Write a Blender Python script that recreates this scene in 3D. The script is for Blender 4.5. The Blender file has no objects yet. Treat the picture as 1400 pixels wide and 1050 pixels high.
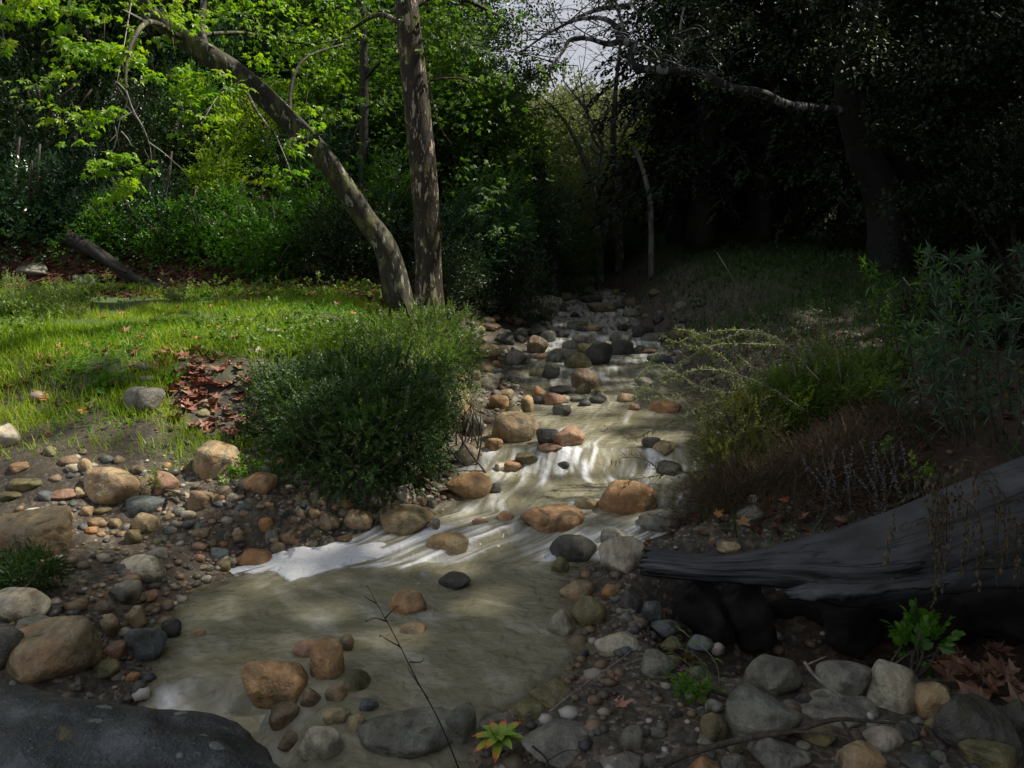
import bpy, bmesh, math, random
import numpy as np
from mathutils import Vector

random.seed(7)
rng = np.random.default_rng(7)
SC = bpy.context.scene
COL = SC.collection
R = math.radians

# ------------------------------------------------------------------ camera
F = 1080.0; TH = R(10.2); CAMZ = 2.0
cam_d = bpy.data.cameras.new("camera"); cam_d.sensor_width = 36.0; cam_d.lens = 36.0 * F / 1400.0
cam_d.clip_end = 2000; cam_d.clip_start = 0.05
cam = bpy.data.objects.new("camera", cam_d); COL.objects.link(cam)
cam.location = (0, 0, CAMZ); cam.rotation_euler = (R(90) - TH, 0, 0)
SC.camera = cam

# ------------------------------------------------------------------ sky, sun, exposure
SUN = np.array([0.60, 0.12, 0.79]); SUN = SUN / np.linalg.norm(SUN)     # direction towards the sun
world = bpy.data.worlds.new("World"); SC.world = world; world.use_nodes = True
wt = world.node_tree; wt.nodes.clear()
wo = wt.nodes.new("ShaderNodeOutputWorld"); bg = wt.nodes.new("ShaderNodeBackground"); sk = wt.nodes.new("ShaderNodeTexSky")
sk.sky_type = 'NISHITA'; sk.sun_disc = False
sk.sun_elevation = math.asin(SUN[2]); sk.sun_rotation = math.atan2(SUN[0], SUN[1])
sk.dust_density = 3.0; sk.air_density = 1.2; sk.ozone_density = 1.0
bg.inputs[1].default_value = 0.056
wtc = wt.nodes.new("ShaderNodeTexCoord"); wn = wt.nodes.new("ShaderNodeTexNoise"); wn.inputs['Scale'].default_value = 2.2; wn.inputs['Detail'].default_value = 6.0
wt.links.new(wtc.outputs['Generated'], wn.inputs[0]); wr = wt.nodes.new("ShaderNodeValToRGB"); wr.color_ramp.elements[0].position = .15; wr.color_ramp.elements[1].position = .32
wt.links.new(wn.outputs[0], wr.inputs[0]); wm = wt.nodes.new("ShaderNodeMix"); wm.data_type = 'RGBA'; wt.links.new(wr.outputs[0], wm.inputs[0]); wt.links.new(sk.outputs[0], wm.inputs[6]); wm.inputs[7].default_value = (6.6, 6.9, 7.6, 1)
wt.links.new(wm.outputs[2], bg.inputs[0]); wt.links.new(bg.outputs[0], wo.inputs[0])
sl = bpy.data.lights.new("sun", 'SUN'); sl.energy = 5.0; sl.angle = R(1.2); sl.color = (1.0, 0.93, 0.80)
so = bpy.data.objects.new("sun", sl); COL.objects.link(so)
so.rotation_euler = Vector(SUN).to_track_quat('Z', 'Y').to_euler(); so.location = tuple(SUN * 40)
SC.view_settings.view_transform = 'Standard'; SC.view_settings.look = 'None'
SC.view_settings.exposure = 0.6; SC.view_settings.gamma = 1.0
SC.render.engine = 'CYCLES'
SC.cycles.max_bounces = 5; SC.cycles.diffuse_bounces = 3; SC.cycles.glossy_bounces = 2
SC.cycles.transmission_bounces = 3; SC.cycles.transparent_max_bounces = 6
SC.cycles.sample_clamp_indirect = 4.0

# ------------------------------------------------------------------ pixel <-> world (layout only)
cT, sT = math.cos(TH), math.sin(TH)
def ray(px, py):
    a = (px - 700.0) / F; b = -(py - 525.0) / F
    return np.array([a, cT + b * sT, -sT + b * cT])
def at(px, py, Y):
    d = ray(px, py); t = Y / d[1]
    return np.array([0, 0, CAMZ]) + d * t
def proj(P):
    P = np.asarray(P, float).reshape(-1, 3)
    x, y, z = P[:, 0], P[:, 1], P[:, 2] - CAMZ
    dep = y * cT - z * sT; up = y * sT + z * cT
    dep = np.where(dep < 0.05, 0.05, dep)
    return 700 + F * x / dep, 525 - F * up / dep

def sstep(a, b, x):
    t = np.clip((np.asarray(x, float) - a) / (b - a), 0, 1)
    return t * t * (3 - 2 * t)

# ------------------------------------------------------------------ value noise
_perm = np.random.default_rng(3).random(4096)
def _h(ix, iy, iz):
    return _perm[(ix * 73856093 ^ iy * 19349663 ^ iz * 83492791) & 4095]
def noise3(P):
    P = np.asarray(P, float); I = np.floor(P).astype(np.int64); f = P - I; f = f * f * (3 - 2 * f)
    x, y, z = I[..., 0], I[..., 1], I[..., 2]; u, v, w = f[..., 0], f[..., 1], f[..., 2]
    def L(a, b, t): return a + (b - a) * t
    c = [[[_h(x + i, y + j, z + k) for k in (0, 1)] for j in (0, 1)] for i in (0, 1)]
    return L(L(L(c[0][0][0], c[1][0][0], u), L(c[0][1][0], c[1][1][0], u), v),
             L(L(c[0][0][1], c[1][0][1], u), L(c[0][1][1], c[1][1][1], u), v), w)
def fbm(P, o=4):
    s = 0; a = 0.5; P = np.asarray(P, float)
    for i in range(o):
        s = s + a * (noise3(P * 2 ** i + 17.3 * i) - 0.5); a *= 0.5
    return s
def n2(x, y, sc, o=3, seed=0.0):
    x = np.asarray(x, float); y = np.asarray(y, float)
    return fbm(np.stack([x * sc, y * sc, np.full_like(x + y, seed) + 0 * (x + y)], -1), o)

# ------------------------------------------------------------------ creek and terrain
WY = np.array([-30, 2.2, 4.75, 5.1, 5.6, 6.15, 6.45, 8.0, 9.6, 10.0, 12.0, 12.5, 15, 20, 26, 60])
WZ = np.array([-0.10, -0.02, 0.0, 0.10, 0.13, 0.17, 0.29, 0.32, 0.36, 0.40, 0.45, 0.52, 0.64, 0.92, 1.2, 1.8])
def W0(y): return np.interp(y, WY, WZ)
def Wl(x, y):
    x = np.asarray(x, float); y = np.asarray(y, float)
    return W0(y) - 0.22 * sstep(3.35, 3.0, y) * sstep(-0.75, -1.05, x)
def wdist(py):
    d = ray(700, py); lo, hi = 1.0, 60.0
    for _ in range(50):
        m = (lo + hi) / 2
        if CAMZ + d[2] * m / d[1] > float(W0(m)): lo = m
        else: hi = m
    return lo
EDGE = [(1050, 385, 650), (1000, 300, 655), (960, 180, 730), (920, 190, 790), (880, 205, 812), (840, 215, 800), (805, 265, 790), (775, 340, 800), (755, 395, 860),
        (730, 470, 905), (700, 600, 935), (670, 615, 950), (645, 610, 962), (615, 625, 965), (580, 690, 968), (550, 725, 955),
        (520, 712, 935), (490, 715, 920), (460, 728, 895), (435, 742, 872), (412, 752, 856), (398, 756, 850), (388, 752, 812), (380, 745, 790)]
ey, ex0, ex1 = [], [], []
for row, l, r_ in EDGE:
    d = wdist(row); dd = ray(0, row)
    ey.append(d); ex0.append((l - 700) / F * d / dd[1]); ex1.append((r_ - 700) / F * d / dd[1])
ey = np.array(ey); ex0 = np.array(ex0); ex1 = np.array(ex1)
o_ = np.argsort(ey); ey, ex0, ex1 = ey[o_], ex0[o_], ex1[o_]
YE = np.concatenate([[-20, 0.5], ey, [ey[-1] + 6, 60]])
XL = np.concatenate([[-1.4, -0.9], ex0, [ex0[-1] - 2.0, -8]]); XR = np.concatenate([[0.3, 0.0], ex1, [ex1[-1] - 2.6, -6.5]])
def xl(y): return np.interp(y, YE, XL)
def xr(y): return np.interp(y, YE, XR)
def ground(x, y):
    x = np.asarray(x, float); y = np.asarray(y, float)
    w = Wl(x, y); sl_ = xl(y) - x; sr = x - xr(y)
    near = sstep(5.0, 7.4, y)
    hl = (0.13 * np.clip(sl_, 0, 2.5) + 0.04 * np.clip(sl_ - 2.5, 0, 8)) * (1 - near) + near * (0.86 * sstep(0, 2.3, sl_) + 0.012 * np.clip(sl_ - 2, 0, 6))
    hl = hl + 0.10 * sstep(0.05, 0.35, sl_) * (1 - near)
    hl = hl + 0.62 * np.clip(np.minimum(-(x + 2.0) * 0.16 + (y - 12.6) * 0.85, sl_ - 1.5), 0, 28)
    hr = 0.04 * np.clip(sr, 0, 20) + 0.42 * sstep(0.0, 1.3, sr) * sstep(3.6, 5.6, y) + 0.35 * sstep(8, 13, y) * sstep(0.3, 2.5, sr) + 0.14 * sstep(0, .5, sr)
    hr = hr + 0.03 * np.clip(y - 18, 0, 60) * sstep(0.5, 4, sr)
    inside = -0.20 * sstep(0, 0.3, np.minimum(-sl_, -sr))
    h = w + np.where(sl_ > 0, hl, np.where(sr > 0, hr, inside))
    h = h + n2(x, y, 2.2, 3, 21.) * .10 * sstep(0.0, 0.6, np.maximum(sl_, sr))
    h = h - 0.5 * sstep(.6, 1.0, x) * sstep(3.8, 3.0, x) * sstep(3.2, 3.55, y + .18 * (x - 1)) * sstep(4.5, 4.1, y + .25 * (x - 1))
    far = np.clip(y - 42, 0, 55)
    h = h + 0.215 * far * sstep(42, 60, y)
    h = h + 0.30 * np.clip(-(y + 4), 0, 12) * 0.3
    bank = sstep(0.0, 0.6, np.maximum(sl_, sr))
    h = h + n2(x, y, 0.9, 3) * 0.16 * bank + n2(x, y, 6.0, 3, 5.) * 0.045
    return h
def surf(x, y): return np.maximum(ground(x, y), Wl(x, y))
_YS = np.exp(np.linspace(0.0, math.log(110), 420))
def hit(px, py, fn=surf):
    d = ray(px, py); o = np.array([0, 0, CAMZ]); Ys = _YS
    for _ in range(3):
        P = o + d[None] * (Ys / d[1])[:, None]; below = P[:, 2] < fn(P[:, 0], P[:, 1])
        i = int(np.argmax(below)) if below.any() else len(Ys) - 1
        Ys = np.linspace(Ys[max(i - 1, 0)], Ys[i], 16)
    return o + d * (Ys[-1] / d[1])

# ------------------------------------------------------------------ gaps cut in the unseen canopy so sun lands on chosen ground
def light_map(P):
    """chance that the ground point under a canopy leaf (along the sunbeam) is chosen to be sunlit"""
    P = np.asarray(P, float)
    q = P - SUN * ((P[:, 2:3] - 0.9) / SUN[2])
    x, y = q[:, 0], q[:, 1]
    s = np.stack([x, y, q[:, 2]], -1); px, py = proj(s)
    nz = n2(x, y, 1.3, 3, 9.)
    L = np.zeros(len(P)) + 0.02
    mead = sstep(7.0, 7.7, y + nz + 1.0 * sstep(-2.0, -3.2, x)) * sstep(11.9, 11.0, y + nz) * sstep(0.1, -0.7, x + nz) * sstep(-13, -11, x)
    L = np.maximum(L, mead)
    L = np.maximum(L, 0.95 * (y > 11) * (x < 0.5 ) * sstep(-14, -11, x) * (nz > -0.02) * sstep(24, 18, y))
    L = np.maximum(L, 0.68 * sstep(5.0, 5.6, y) * sstep(9.6, 8.6, y) * sstep(-1.2, -0.9, x) * sstep(2.0, 1.5, x) * (nz > -0.12))
    L = np.maximum(L, 0.85 * sstep(4.2, 4.7, y) * sstep(7.6, 7.0, y) * sstep(-6, -4.5, x) * sstep(-1.0, -1.4, x) * (nz > -0.03))
    L = np.maximum(L, 0.75 * sstep(4.6, 5.2, y) * sstep(7.6, 6.8, y) * sstep(.9, 1.2, x) * sstep(3.0, 2.5, x) * (nz > -.05))
    L = np.maximum(L, 0.95 * sstep(9.5, 11, y) * sstep(-1.8, -1.2, x) * sstep(3.2, 2.6, x) * (nz > -.14))
    L = np.maximum(L, 0.9 * (y > 22))
    return L
def canopy_keep(P, soft=1.0):
    L = light_map(P)
    return rng.random(len(P)) > L * soft

# ------------------------------------------------------------------ object plumbing
def tagit(o, label=None, cat=None, group=None, kind=None):
    if label: o['label'] = label
    if cat: o['category'] = cat
    if group: o['group'] = group
    if kind: o['kind'] = kind
    return o
def empty(name, loc=(0, 0, 0), label=None, cat=None, group=None):
    o = bpy.data.objects.new(name, None); COL.objects.link(o); o.location = tuple(loc); o.empty_display_size = 0.1
    return tagit(o, label, cat, group)
def link(name, me, mat=None, parent=None, loc=None):
    o = bpy.data.objects.new(name, me); COL.objects.link(o)
    if mat is not None and not me.materials: me.materials.append(mat)
    if parent is not None: o.parent = parent
    if loc is not None: o.location = tuple(loc)
    return o
def mesh_np(name, V, loops, sizes, smooth=False, tint=None):
    me = bpy.data.meshes.new(name)
    V = np.asarray(V, np.float32).reshape(-1, 3); loops = np.asarray(loops, np.int32).ravel(); sizes = np.asarray(sizes, np.int32).ravel()
    me.vertices.add(len(V)); me.vertices.foreach_set("co", V.ravel())
    me.loops.add(len(loops)); me.loops.foreach_set("vertex_index", loops)
    me.polygons.add(len(sizes)); st = np.concatenate([[0], np.cumsum(sizes)[:-1]]).astype(np.int32)
    me.polygons.foreach_set("loop_start", st)
    try: me.polygons.foreach_set("loop_total", sizes)
    except Exception: pass
    me.polygons.foreach_set("use_smooth", np.full(len(sizes), smooth, bool))
    if tint is not None:
        a = me.attributes.new("tint", 'FLOAT', 'FACE'); a.data.foreach_set("value", np.asarray(tint, np.float32))
    me.update(calc_edges=True); me.validate()
    return me
class Geo:
    def __init__(s): s.V = []; s.L = []; s.S = []; s.T = []; s.n = 0
    def add(s, V, loops, sizes, tint=None):
        V = np.asarray(V, float).reshape(-1, 3); loops = np.asarray(loops).ravel(); sizes = np.asarray(sizes).ravel()
        s.V.append(V); s.L.append(loops + s.n); s.S.append(sizes)
        s.T.append(np.zeros(len(sizes)) + 0.5 if tint is None else np.asarray(tint)); s.n += len(V)
    def mesh(s, name, smooth=False, origin=None):
        V = np.concatenate(s.V)
        if origin is not None: V = V - np.asarray(origin)
        return mesh_np(name, V, np.concatenate(s.L), np.concatenate(s.S), smooth, np.concatenate(s.T))
    def empty(s): return s.n == 0

def catmull(P, n):
    P = np.asarray(P, float); k = len(P)
    Q = np.vstack([2 * P[0] - P[1], P, 2 * P[-1] - P[-2]]); out = []
    for i in range(k - 1):
        a, b, c, d = Q[i], Q[i + 1], Q[i + 2], Q[i + 3]
        for t in np.linspace(0, 1, n, endpoint=False):
            out.append(0.5 * ((2 * b) + (-a + c) * t + (2 * a - 5 * b + 4 * c - d) * t * t + (-a + 3 * b - 3 * c + d) * t ** 3))
    out.append(P[-1]); return np.array(out)
def tube(geo, P, rad, sides=8, lump=0.0, flare=0.0, fr=2.2):
    P = np.asarray(P, float); m = len(P); rad = np.interp(np.linspace(0, 1, m), np.linspace(0, 1, len(rad)), rad)
    T = np.gradient(P, axis=0); T /= np.linalg.norm(T, axis=1)[:, None] + 1e-9
    a = np.array([0, 1.0, 0.12]); U = np.cross(T, a); U /= np.linalg.norm(U, axis=1)[:, None] + 1e-9; Wv = np.cross(T, U)
    th = np.linspace(0, 2 * np.pi, sides, endpoint=False)
    ring = U[:, None] * np.cos(th)[None, :, None] + Wv[:, None] * np.sin(th)[None, :, None]
    rr = rad[:, None] * np.ones(sides)[None]
    if lump:
        Q = P[:, None] + ring * 0.3
        rr = rr * (1 + lump * 2 * fbm(Q * fr, 4))
    if flare:
        s = np.exp(-np.arange(m) / (m * 0.05))[:, None]
        rr = rr * (1 + flare * s * (0.6 + 0.5 * np.cos(th * 3 + 1)[None]))
    V = P[:, None] + ring * rr[..., None]
    i = np.arange(m - 1)[:, None] * sides; j = np.arange(sides)[None]; jn = (j + 1) % sides
    q = np.stack([i + j, i + jn, i + sides + jn, i + sides + j], -1).reshape(-1)
    cap = np.concatenate([np.arange(sides)[::-1], (m - 1) * sides + np.arange(sides)])
    geo.add(V.reshape(-1, 3), np.concatenate([q, cap]), np.concatenate([np.full((m - 1) * sides, 4), [sides, sides]]), None)

# leaf templates: verts, loops, sizes (leaf grows along +Y, faces +Z, unit length)
def T_of(V, F_): return (np.array(V, float), np.concatenate([np.array(f) for f in F_]), np.array([len(f) for f in F_]))
LEAF = T_of([(0, 0, 0), (-.27, .45, .06), (0, 1, -.08), (.27, .45, .06)], [(0, 3, 2), (0, 2, 1)])
OVAL = T_of([(0, 0, 0), (-.3, .3, .05), (-.26, .7, .02), (0, 1, -.1), (.26, .7, .02), (.3, .3, .05)], [(0, 5, 4, 3), (0, 3, 2, 1)])
LANCE = T_of([(0, 0, 0), (-.09, .4, .03), (0, 1, -.16), (.09, .4, .03)], [(0, 3, 2), (0, 2, 1)])
CARD = T_of([(-.25, 0, 0), (-.3, .6, .05), (0, 1, -.1), (.3, .6, .05), (.25, 0, 0)], [(0, 4, 3, 2, 1)])
def palm():
    pts = [(-90, .12), (-60, .42), (-28, .72), (-8, .50), (12, .62), (30, .98), (52, .52), (72, .66), (90, 1.15), (108, .66), (128, .52), (150, .98), (168, .62), (188, .50), (208, .72), (240, .42)]
    V = [(0, 0.05, 0.05)]
    for i, (a, r_) in enumerate(pts):
        x, y = r_ * math.cos(R(a)), r_ * math.sin(R(a)); V.append((x * .85, y * .85 + .05, -0.30 * r_ * r_ * (0.6 + 0.5 * (i % 3 == 0)) + 0.06 * math.sin(i * 2.1)))
    n = len(pts); return T_of(V, [(0, 1 + i, 1 + (i + 1) % n) for i in range(n)])
PALM = palm()
def sprig(base, n, leaf_len, stem_len, angle=55, both=True, seed=0, droop=0.0):
    """twig along +Y with n leaves, unit = metres"""
    rg = random.Random(seed); V = []; L = []; S = []; k = 0
    Vb, Lb, Sb = base
    for i in range(n):
        t = (i + .5) / n; side = (-1) ** i if both else 1; roll = rg.uniform(-60, 60) + (0 if side > 0 else 180)
        a = R(angle * rg.uniform(.6, 1.2)) * (1 - .5 * t); s = leaf_len * rg.uniform(.7, 1.15) * (1 - .25 * t)
        d = np.array([math.sin(a) * math.cos(R(roll)), math.cos(a), math.sin(a) * math.sin(R(roll))])
        up = np.array([0, -.3, 1.0]) + np.array([rg.uniform(-.5, .5), 0, 0]); x = np.cross(d, up); x /= np.linalg.norm(x); z = np.cross(x, d)
        M = np.stack([x, d, z], 1)
        V.append(s * (Vb @ M.T) + np.array([0, t * stem_len, -droop * t * t])); L.append(Lb + k); S.append(Sb); k += len(Vb)
    return (np.concatenate(V), np.concatenate(L), np.concatenate(S))
def with_stem(sp, stem_len, r_=0.002, droop=0.0):
    V, L, S = sp; k = len(V)
    V2 = np.array([(-r_, 0, 0), (r_, 0, 0), (r_ * .5, stem_len, -droop), (-r_ * .5, stem_len, -droop)])
    return (np.concatenate([V, V2]), np.concatenate([L, [k, k + 1, k + 2, k + 3]]), np.concatenate([S, [4]]))
def scatter(geo, P, D, tmpl, size, rg=None, spin=1.0, tint=None, tvar=0.5, N=None):
    """place template at P pointing along D; N = preferred leaf normal"""
    rg = rg or rng; P = np.asarray(P, float); n = len(P)
    if n == 0: return
    D = np.asarray(D, float); D = D / (np.linalg.norm(D, axis=1)[:, None] + 1e-9)
    up = rg.normal(size=(n, 3)) * spin + (np.array([0, 0, 1.0]) if N is None else N)
    X = np.cross(D, up); X /= np.linalg.norm(X, axis=1)[:, None] + 1e-9; Z = np.cross(X, D)
    M = np.stack([X, D, Z], 1)                       # rows = axes
    Vb, Lb, Sb = tmpl; s = np.broadcast_to(np.asarray(size, float), (n,))
    V = P[:, None] + s[:, None, None] * np.einsum('kj,nji->nki', Vb, M)
    loops = (np.arange(n) * len(Vb))[:, None] + Lb[None]
    tt = (rg.random(n) if tint is None else tint)[:, None] * (1 - tvar) + rg.random((n, len(Sb))) * tvar
    geo.add(V.reshape(-1, 3), loops, np.tile(Sb, n), tt.ravel())
def rdir(n, rg=None, zb=0.0):
    rg = rg or rng; d = rg.normal(size=(n, 3)); d /= np.linalg.norm(d, axis=1)[:, None]; d[:, 2] += zb; return d

# ------------------------------------------------------------------ materials
def newmat(name):
    m = bpy.data.materials.new(name); m.use_nodes = True; m.node_tree.nodes.clear(); nt = m.node_tree
    out = nt.nodes.new("ShaderNodeOutputMaterial"); return m, nt, out
def nd(nt, typ, **kw):
    n = nt.nodes.new(typ)
    for k, v in kw.items():
        if k.startswith('i_'):
            key = k[2:]; key = int(key) if key.isdigit() else key.replace('_', ' ')
            n.inputs[key].default_value = v
        else: setattr(n, k, v)
    return n
def ramp(nt, fac, stops, interp='LINEAR'):
    r_ = nt.nodes.new("ShaderNodeValToRGB"); cr = r_.color_ramp; cr.interpolation = interp
    while len(cr.elements) > len(stops): cr.elements.remove(cr.elements[-1])
    while len(cr.elements) < len(stops): cr.elements.new(0.5)
    for e, (p, c) in zip(cr.elements, stops): e.position = p; e.color = (c[0], c[1], c[2], 1) if len(c) == 3 else c
    if fac is not None: nt.links.new(fac, r_.inputs[0])
    return r_
def mixc(nt, fac, a, b, mode='MIX'):
    m = nt.nodes.new("ShaderNodeMix"); m.data_type = 'RGBA'; m.blend_type = mode
    for s, v in ((m.inputs[0], fac), (m.inputs[6], a), (m.inputs[7], b)):
        if hasattr(v, 'links'): nt.links.new(v, s)
        elif isinstance(v, (int, float)): s.default_value = v
        else: s.default_value = (v[0], v[1], v[2], 1)
    return m.outputs[2]
def math_(nt, op, a, b=None):
    m = nt.nodes.new("ShaderNodeMath"); m.operation = op
    for i, v in enumerate((a, b)):
        if v is None: continue
        if hasattr(v, 'links'): nt.links.new(v, m.inputs[i])
        else: m.inputs[i].default_value = v
    return m.outputs[0]
def leafmat(name, cols, transl=0.35, rough=0.45, spec=0.5, tcol=None):
    m, nt, out = newmat(name)
    at_ = nd(nt, "ShaderNodeAttribute", attribute_name="tint")
    n = len(cols); cr = ramp(nt, at_.outputs['Fac'], [(i / (n - 1), c) for i, c in enumerate(cols)])
    p = nd(nt, "ShaderNodeBsdfPrincipled"); p.inputs['Roughness'].default_value = rough; p.inputs['Specular IOR Level'].default_value = spec
    nt.links.new(cr.outputs[0], p.inputs['Base Color'])
    if transl > 0:
        t = nd(nt, "ShaderNodeBsdfTranslucent"); tc = mixc(nt, 1.0, cr.outputs[0], tcol or (1.5, 1.6, 0.6), 'MULTIPLY'); nt.links.new(tc, t.inputs[0])
        mx = nd(nt, "ShaderNodeMixShader"); mx.inputs[0].default_value = transl
        nt.links.new(p.outputs[0], mx.inputs[1]); nt.links.new(t.outputs[0], mx.inputs[2]); nt.links.new(mx.outputs[0], out.inputs[0])
    else: nt.links.new(p.outputs[0], out.inputs[0])
    return m
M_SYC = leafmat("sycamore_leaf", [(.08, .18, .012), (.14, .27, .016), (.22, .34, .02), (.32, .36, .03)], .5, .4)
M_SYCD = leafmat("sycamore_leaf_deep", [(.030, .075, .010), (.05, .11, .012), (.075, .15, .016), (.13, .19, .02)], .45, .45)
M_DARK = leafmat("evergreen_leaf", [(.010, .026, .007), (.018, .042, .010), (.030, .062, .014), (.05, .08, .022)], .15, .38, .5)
M_GREEN = leafmat("shrub_leaf", [(.025, .075, .008), (.05, .14, .012), (.08, .20, .016), (.15, .27, .025)], .35, .4)
M_YEL = leafmat("yellow_green_leaf", [(.07, .15, .012), (.13, .24, .016), (.22, .32, .02), (.32, .36, .04)], .45, .45)
M_BLUEG = leafmat("ivy_leaf", [(.012, .035, .014), (.02, .055, .02), (.03, .075, .028), (.06, .11, .05)], .2, .3, .6)
M_RED = leafmat("redwood_needles", [(.006, .012, .006), (.010, .020, .008), (.016, .028, .010), (.024, .034, .014)], .1, .55, .3)
M_BROWNF = leafmat("browning_leaf", [(.05, .04, .02), (.09, .06, .03), (.12, .09, .05), (.07, .08, .02)], .3, .5)
M_DEADB = leafmat("dead_brush_leaf", [(.025, .018, .012), (.06, .04, .025), (.10, .07, .045), (.20, .15, .10)], .1, .7, .2)
M_WILLOW = leafmat("willow_leaf", [(.035, .08, .045), (.06, .12, .07), (.09, .16, .09), (.13, .19, .10)], .25, .45)
M_COYOTE = leafmat("coyote_brush_leaf", [(.014, .034, .010), (.026, .060, .014), (.045, .095, .020), (.09, .15, .035)], .25, .5, .4)
M_GREEN2 = leafmat("brush_leaf", [(.04, .09, .014), (.07, .14, .02), (.12, .19, .03), (.24, .27, .10)], .35, .4)
M_OLIVE = leafmat("olive_leaf", [(.06, .07, .02), (.10, .12, .03), (.16, .17, .05), (.28, .27, .11)], .3, .45)
M_PALEG = leafmat("pale_green_leaf", [(.10, .15, .04), (.15, .21, .06), (.21, .26, .09), (.28, .31, .13)], .4, .5)
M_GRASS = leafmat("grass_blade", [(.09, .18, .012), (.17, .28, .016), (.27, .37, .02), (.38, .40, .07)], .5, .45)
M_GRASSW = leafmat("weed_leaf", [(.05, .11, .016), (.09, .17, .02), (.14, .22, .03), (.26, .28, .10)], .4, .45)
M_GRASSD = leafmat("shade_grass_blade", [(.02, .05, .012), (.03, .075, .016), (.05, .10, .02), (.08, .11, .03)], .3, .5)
M_CLOVER = leafmat("clover_leaf", [(.05, .14, .010), (.08, .20, .012), (.13, .28, .016), (.19, .32, .02)], .4, .45)
M_LITTER = leafmat("dead_leaf", [(.045, .018, .010), (.09, .032, .016), (.14, .052, .024), (.20, .10, .04)], .2, .6, .3, (1.3, .9, .6))
M_CREAM = leafmat("cream_flower", [(.35, .33, .2), (.5, .48, .32)], .2, .6)
M_GREYF = leafmat("dried_flower", [(.10, .10, .11), (.18, .18, .20), (.26, .26, .28)], .1, .7)
M_STRAW = leafmat("straw", [(.16, .14, .08), (.26, .23, .14), (.32, .29, .20)], .1, .6)

def fallen_mat():
    m, nt, out = newmat("fallen_leaf"); oi = nd(nt, "ShaderNodeObjectInfo"); tc = nd(nt, "ShaderNodeTexCoord")
    nz = nd(nt, "ShaderNodeTexNoise", i_Scale=14.0, i_Detail=4.0); nt.links.new(tc.outputs['Object'], nz.inputs[0])
    c = mixc(nt, nz.outputs[0], oi.outputs['Color'], (.25, .12, .05)); c = mixc(nt, 0.5, oi.outputs['Color'], c)
    p = nd(nt, "ShaderNodeBsdfPrincipled", i_Roughness=.55); nt.links.new(c, p.inputs['Base Color']); nt.links.new(p.outputs[0], out.inputs[0]); return m
M_FALL = fallen_mat()

def rockmat():
    m, nt, out = newmat("river_stone"); oi = nd(nt, "ShaderNodeObjectInfo"); ge = nd(nt, "ShaderNodeNewGeometry"); g = ge.outputs['Position']
    n1 = nd(nt, "ShaderNodeTexNoise", i_Scale=9.0, i_Detail=6.0, i_Roughness=.6); nt.links.new(g, n1.inputs[0])
    nf = nd(nt, "ShaderNodeTexNoise", i_Scale=60.0, i_Detail=4.0, i_Roughness=.7); nt.links.new(g, nf.inputs[0])
    ns = nd(nt, "ShaderNodeTexNoise", i_Scale=5.0, i_Detail=3.0, i_Distortion=1.0); nt.links.new(g, ns.inputs[0])
    v = ramp(nt, n1.outputs[0], [(.30, (.42, .42, .42)), (.5, (1, 1, 1)), (.70, (1.5, 1.45, 1.35))])
    c = mixc(nt, 1.0, oi.outputs['Color'], v.outputs[0], 'MULTIPLY')
    v2 = ramp(nt, nf.outputs[0], [(.3, (.72, .72, .72)), (.55, (1, 1, 1)), (.75, (1.2, 1.2, 1.2))])
    c = mixc(nt, 1.0, c, v2.outputs[0], 'MULTIPLY')
    wv = nd(nt, "ShaderNodeTexWave", i_Scale=5.0, i_Distortion=6.0, i_Detail=3.0); nt.links.new(g, wv.inputs[0]); wvr = ramp(nt, wv.outputs[0], [(.2, (.80, .78, .75)), (.6, (1.05, 1.05, 1.05))]); c = mixc(nt, .6, c, wvr.outputs[0], 'MULTIPLY')
    st = ramp(nt, ns.outputs[0], [(.50, (0, 0, 0)), (.60, (1, 1, 1))])
    f = math_(nt, 'MULTIPLY', st.outputs[0], oi.outputs['Alpha'])
    c = mixc(nt, f, c, (.33, .165, .062))
    dk = ramp(nt, ns.outputs[0], [(.34, (1, 1, 1)), (.42, (0, 0, 0))])          # algae patches
    f2 = math_(nt, 'MULTIPLY', dk.outputs[0], .7); c = mixc(nt, f2, c, (.045, .045, .018))
    p = nd(nt, "ShaderNodeBsdfPrincipled", i_Roughness=.5); p.inputs['Specular IOR Level'].default_value = .4
    rr = ramp(nt, n1.outputs[0], [(.3, (.35, .35, .35)), (.7, (.7, .7, .7))]); nt.links.new(rr.outputs[0], p.inputs['Roughness'])
    b = nd(nt, "ShaderNodeBump", i_Strength=.55, i_Distance=.012); nt.links.new(nf.outputs[0], b.inputs['Height'])
    b1 = nd(nt, "ShaderNodeBump", i_Strength=.8, i_Distance=.05); nt.links.new(n1.outputs[0], b1.inputs['Height']); nt.links.new(b1.outputs[0], b.inputs['Normal'])
    nt.links.new(b.outputs[0], p.inputs['Normal']); nt.links.new(c, p.inputs['Base Color']); nt.links.new(p.outputs[0], out.inputs[0]); return m
M_ROCK = rockmat()
def pebmat():
    m, nt, out = newmat("pebble"); a = nd(nt, "ShaderNodeAttribute", attribute_name="tint")
    c = ramp(nt, a.outputs['Fac'], [(0, (.035, .035, .038)), (.3, (.10, .09, .07)), (.55, (.16, .11, .06)), (.8, (.20, .13, .08)), (.93, (.30, .27, .22)), (1, (.45, .43, .40))])
    p = nd(nt, "ShaderNodeBsdfPrincipled", i_Roughness=.5); nt.links.new(c.outputs[0], p.inputs['Base Color']); nt.links.new(p.outputs[0], out.inputs[0]); return m
M_PEB = pebmat()
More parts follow.
